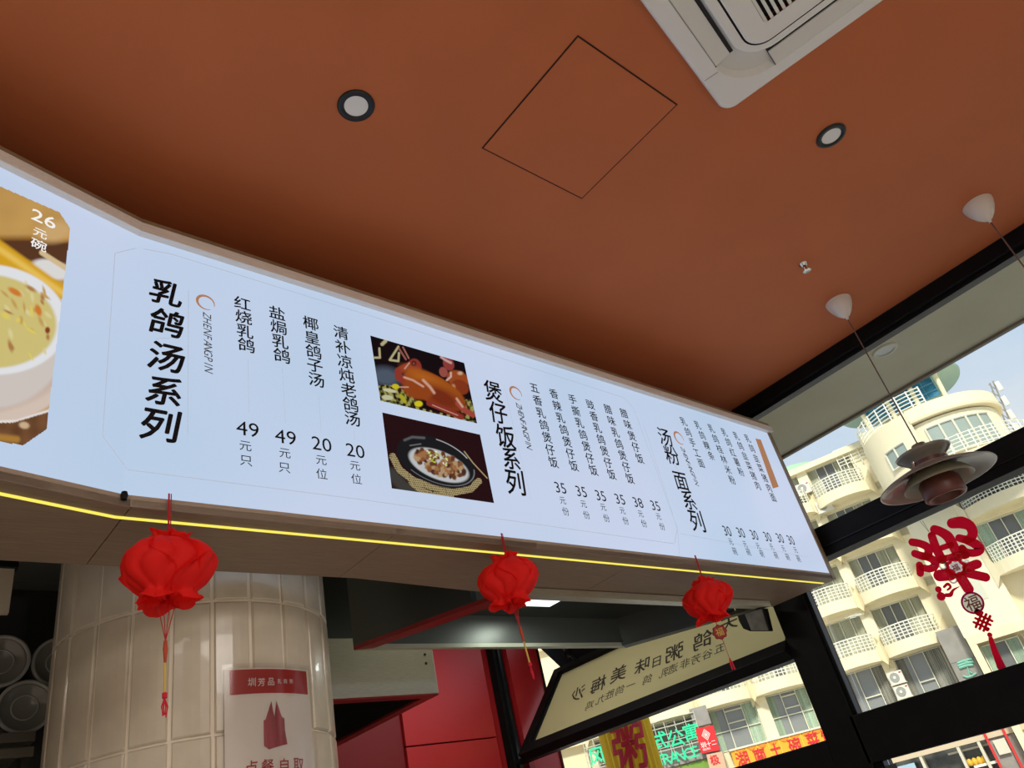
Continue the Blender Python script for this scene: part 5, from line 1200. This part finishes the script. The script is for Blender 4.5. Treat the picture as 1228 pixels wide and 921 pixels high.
for x in (1188, 1213):
    u = hx(x, 895)[0]; F2.box(MB(), u - .05, u + .05, 1.3, 1.38, 0, 2.3).build('red_frame', mat('shop_red', (0.62, 0.03, 0.03), 0.5), sf)
def flat(x0, x1, y, zt_, zb_, w, name, m_): 
    u0, u1 = hx(x0, y)[0], hx(x1, y)[0]; F2.box(MB(), u0, u1, w, w + .02, zb_, zt_).build(name, m_, sf)
flat(1070, 1096, 915, 1.66, .6, 1.20, 'poster_sheet', mat('poster_blue', (0.35, 0.52, 0.62), 0.5)); flat(1052, 1066, 915, 1.6, .6, 1.2, 'poster_sheet', mat('poster_pale', (0.70, 0.66, 0.55), 0.6))
flat(1196, 1212, 900, 1.72, 1.15, 1.34, 'poster_sheet', mat('poster_cream', (0.66, 0.62, 0.50), 0.6))
u, z = hx(1174, 914, 1.0); m = MB()
for k in range(4): m.lathe(F2.pt(u - .35 + k * .2, .9, 1.0), [(0, 0), (.10, .02), (.12, .14), (.08, .26), (0, .30)], 12)
m.build('yellow_ware', mat('yellow_ware', (0.75, 0.45, 0.05), 0.5), sf, smooth=True); F2.box(MB(), 4.6, 6.2, .7, 1.1, .9, 1.0).build('display_ledge', M_rail, sf)

# big yellow pleated silk lantern hanging outside the serving window
XL = 5.2; lc = on_x(757, 905, XL); 
yl = thing('silk_lantern', 'big yellow pleated cylinder lantern with red calligraphy outside the serving window', 'lantern', (lc[0], lc[1], lc[2] + .3))
rL = np.linalg.norm(on_x(785, 905, XL) - on_x(729, 905, XL)) / 2 * .86
zt_ = on_x(757, 862, XL)[2] + .16; zbm = zt_ - .95
MB().lathe((lc[0], lc[1], 0), [(rL * .7, zbm), (rL * .92, zbm + .05), (rL, zbm + .15), (rL, zt_ - .14), (rL * .92, zt_ - .05), (rL * .7, zt_)], 96, rfun=lambda a, z: 1 + .03 * math.cos(24 * a)).build('silk_body', paper('yellow_silk', (0.86, 0.60, 0.03), 0.3), yl)
for z in (zt_, zbm): MB().lathe((lc[0], lc[1], z), [(rL * .72, -.03), (rL * .74, 0), (rL * .72, .03), (0, .03)], 32).build('end_ring', mat('lantern_gold', (0.55, 0.30, 0.05), 0.4), yl)
MB().tube([(lc[0], lc[1], zt_ + .02), (lc[0], lc[1], 3.9)], .008, 6).build('hanging_rod', M_black, yl)
g = MB(); gv, gf = glyph('粥', 0.0, .15); w = gv - (gv.min(0) + gv.max(0)) / 2; vd = np.array([-lc[0], -lc[1]]); vd /= np.linalg.norm(vd); aL = math.atan2(vd[1], vd[0]) 
zc = on_x(760, 897, XL)[2]
for k_, (da_, db_) in enumerate([(0, 0), (.02, .01), (-.02, -.01), (.01, -.02), (-.01, .02)]):
    vs = []
    for q in w + np.array([da_, db_]): a = aL + q[0] * .30 / rL; vs.append((lc[0] + (rL * 1.035 + k_ * 2e-4) * math.cos(a), lc[1] + (rL * 1.035 + k_ * 2e-4) * math.sin(a), zc + q[1] * .36))
    g.add(vs, gf)
g.build('red_character', mat('lantern_red', (0.55, 0.01, 0.03), 0.6), yl)
struct('beam_outside', MB().box(5.1, 5.3, -1, 8, 3.9, 4.05), M_black)
SC['done'] = 1
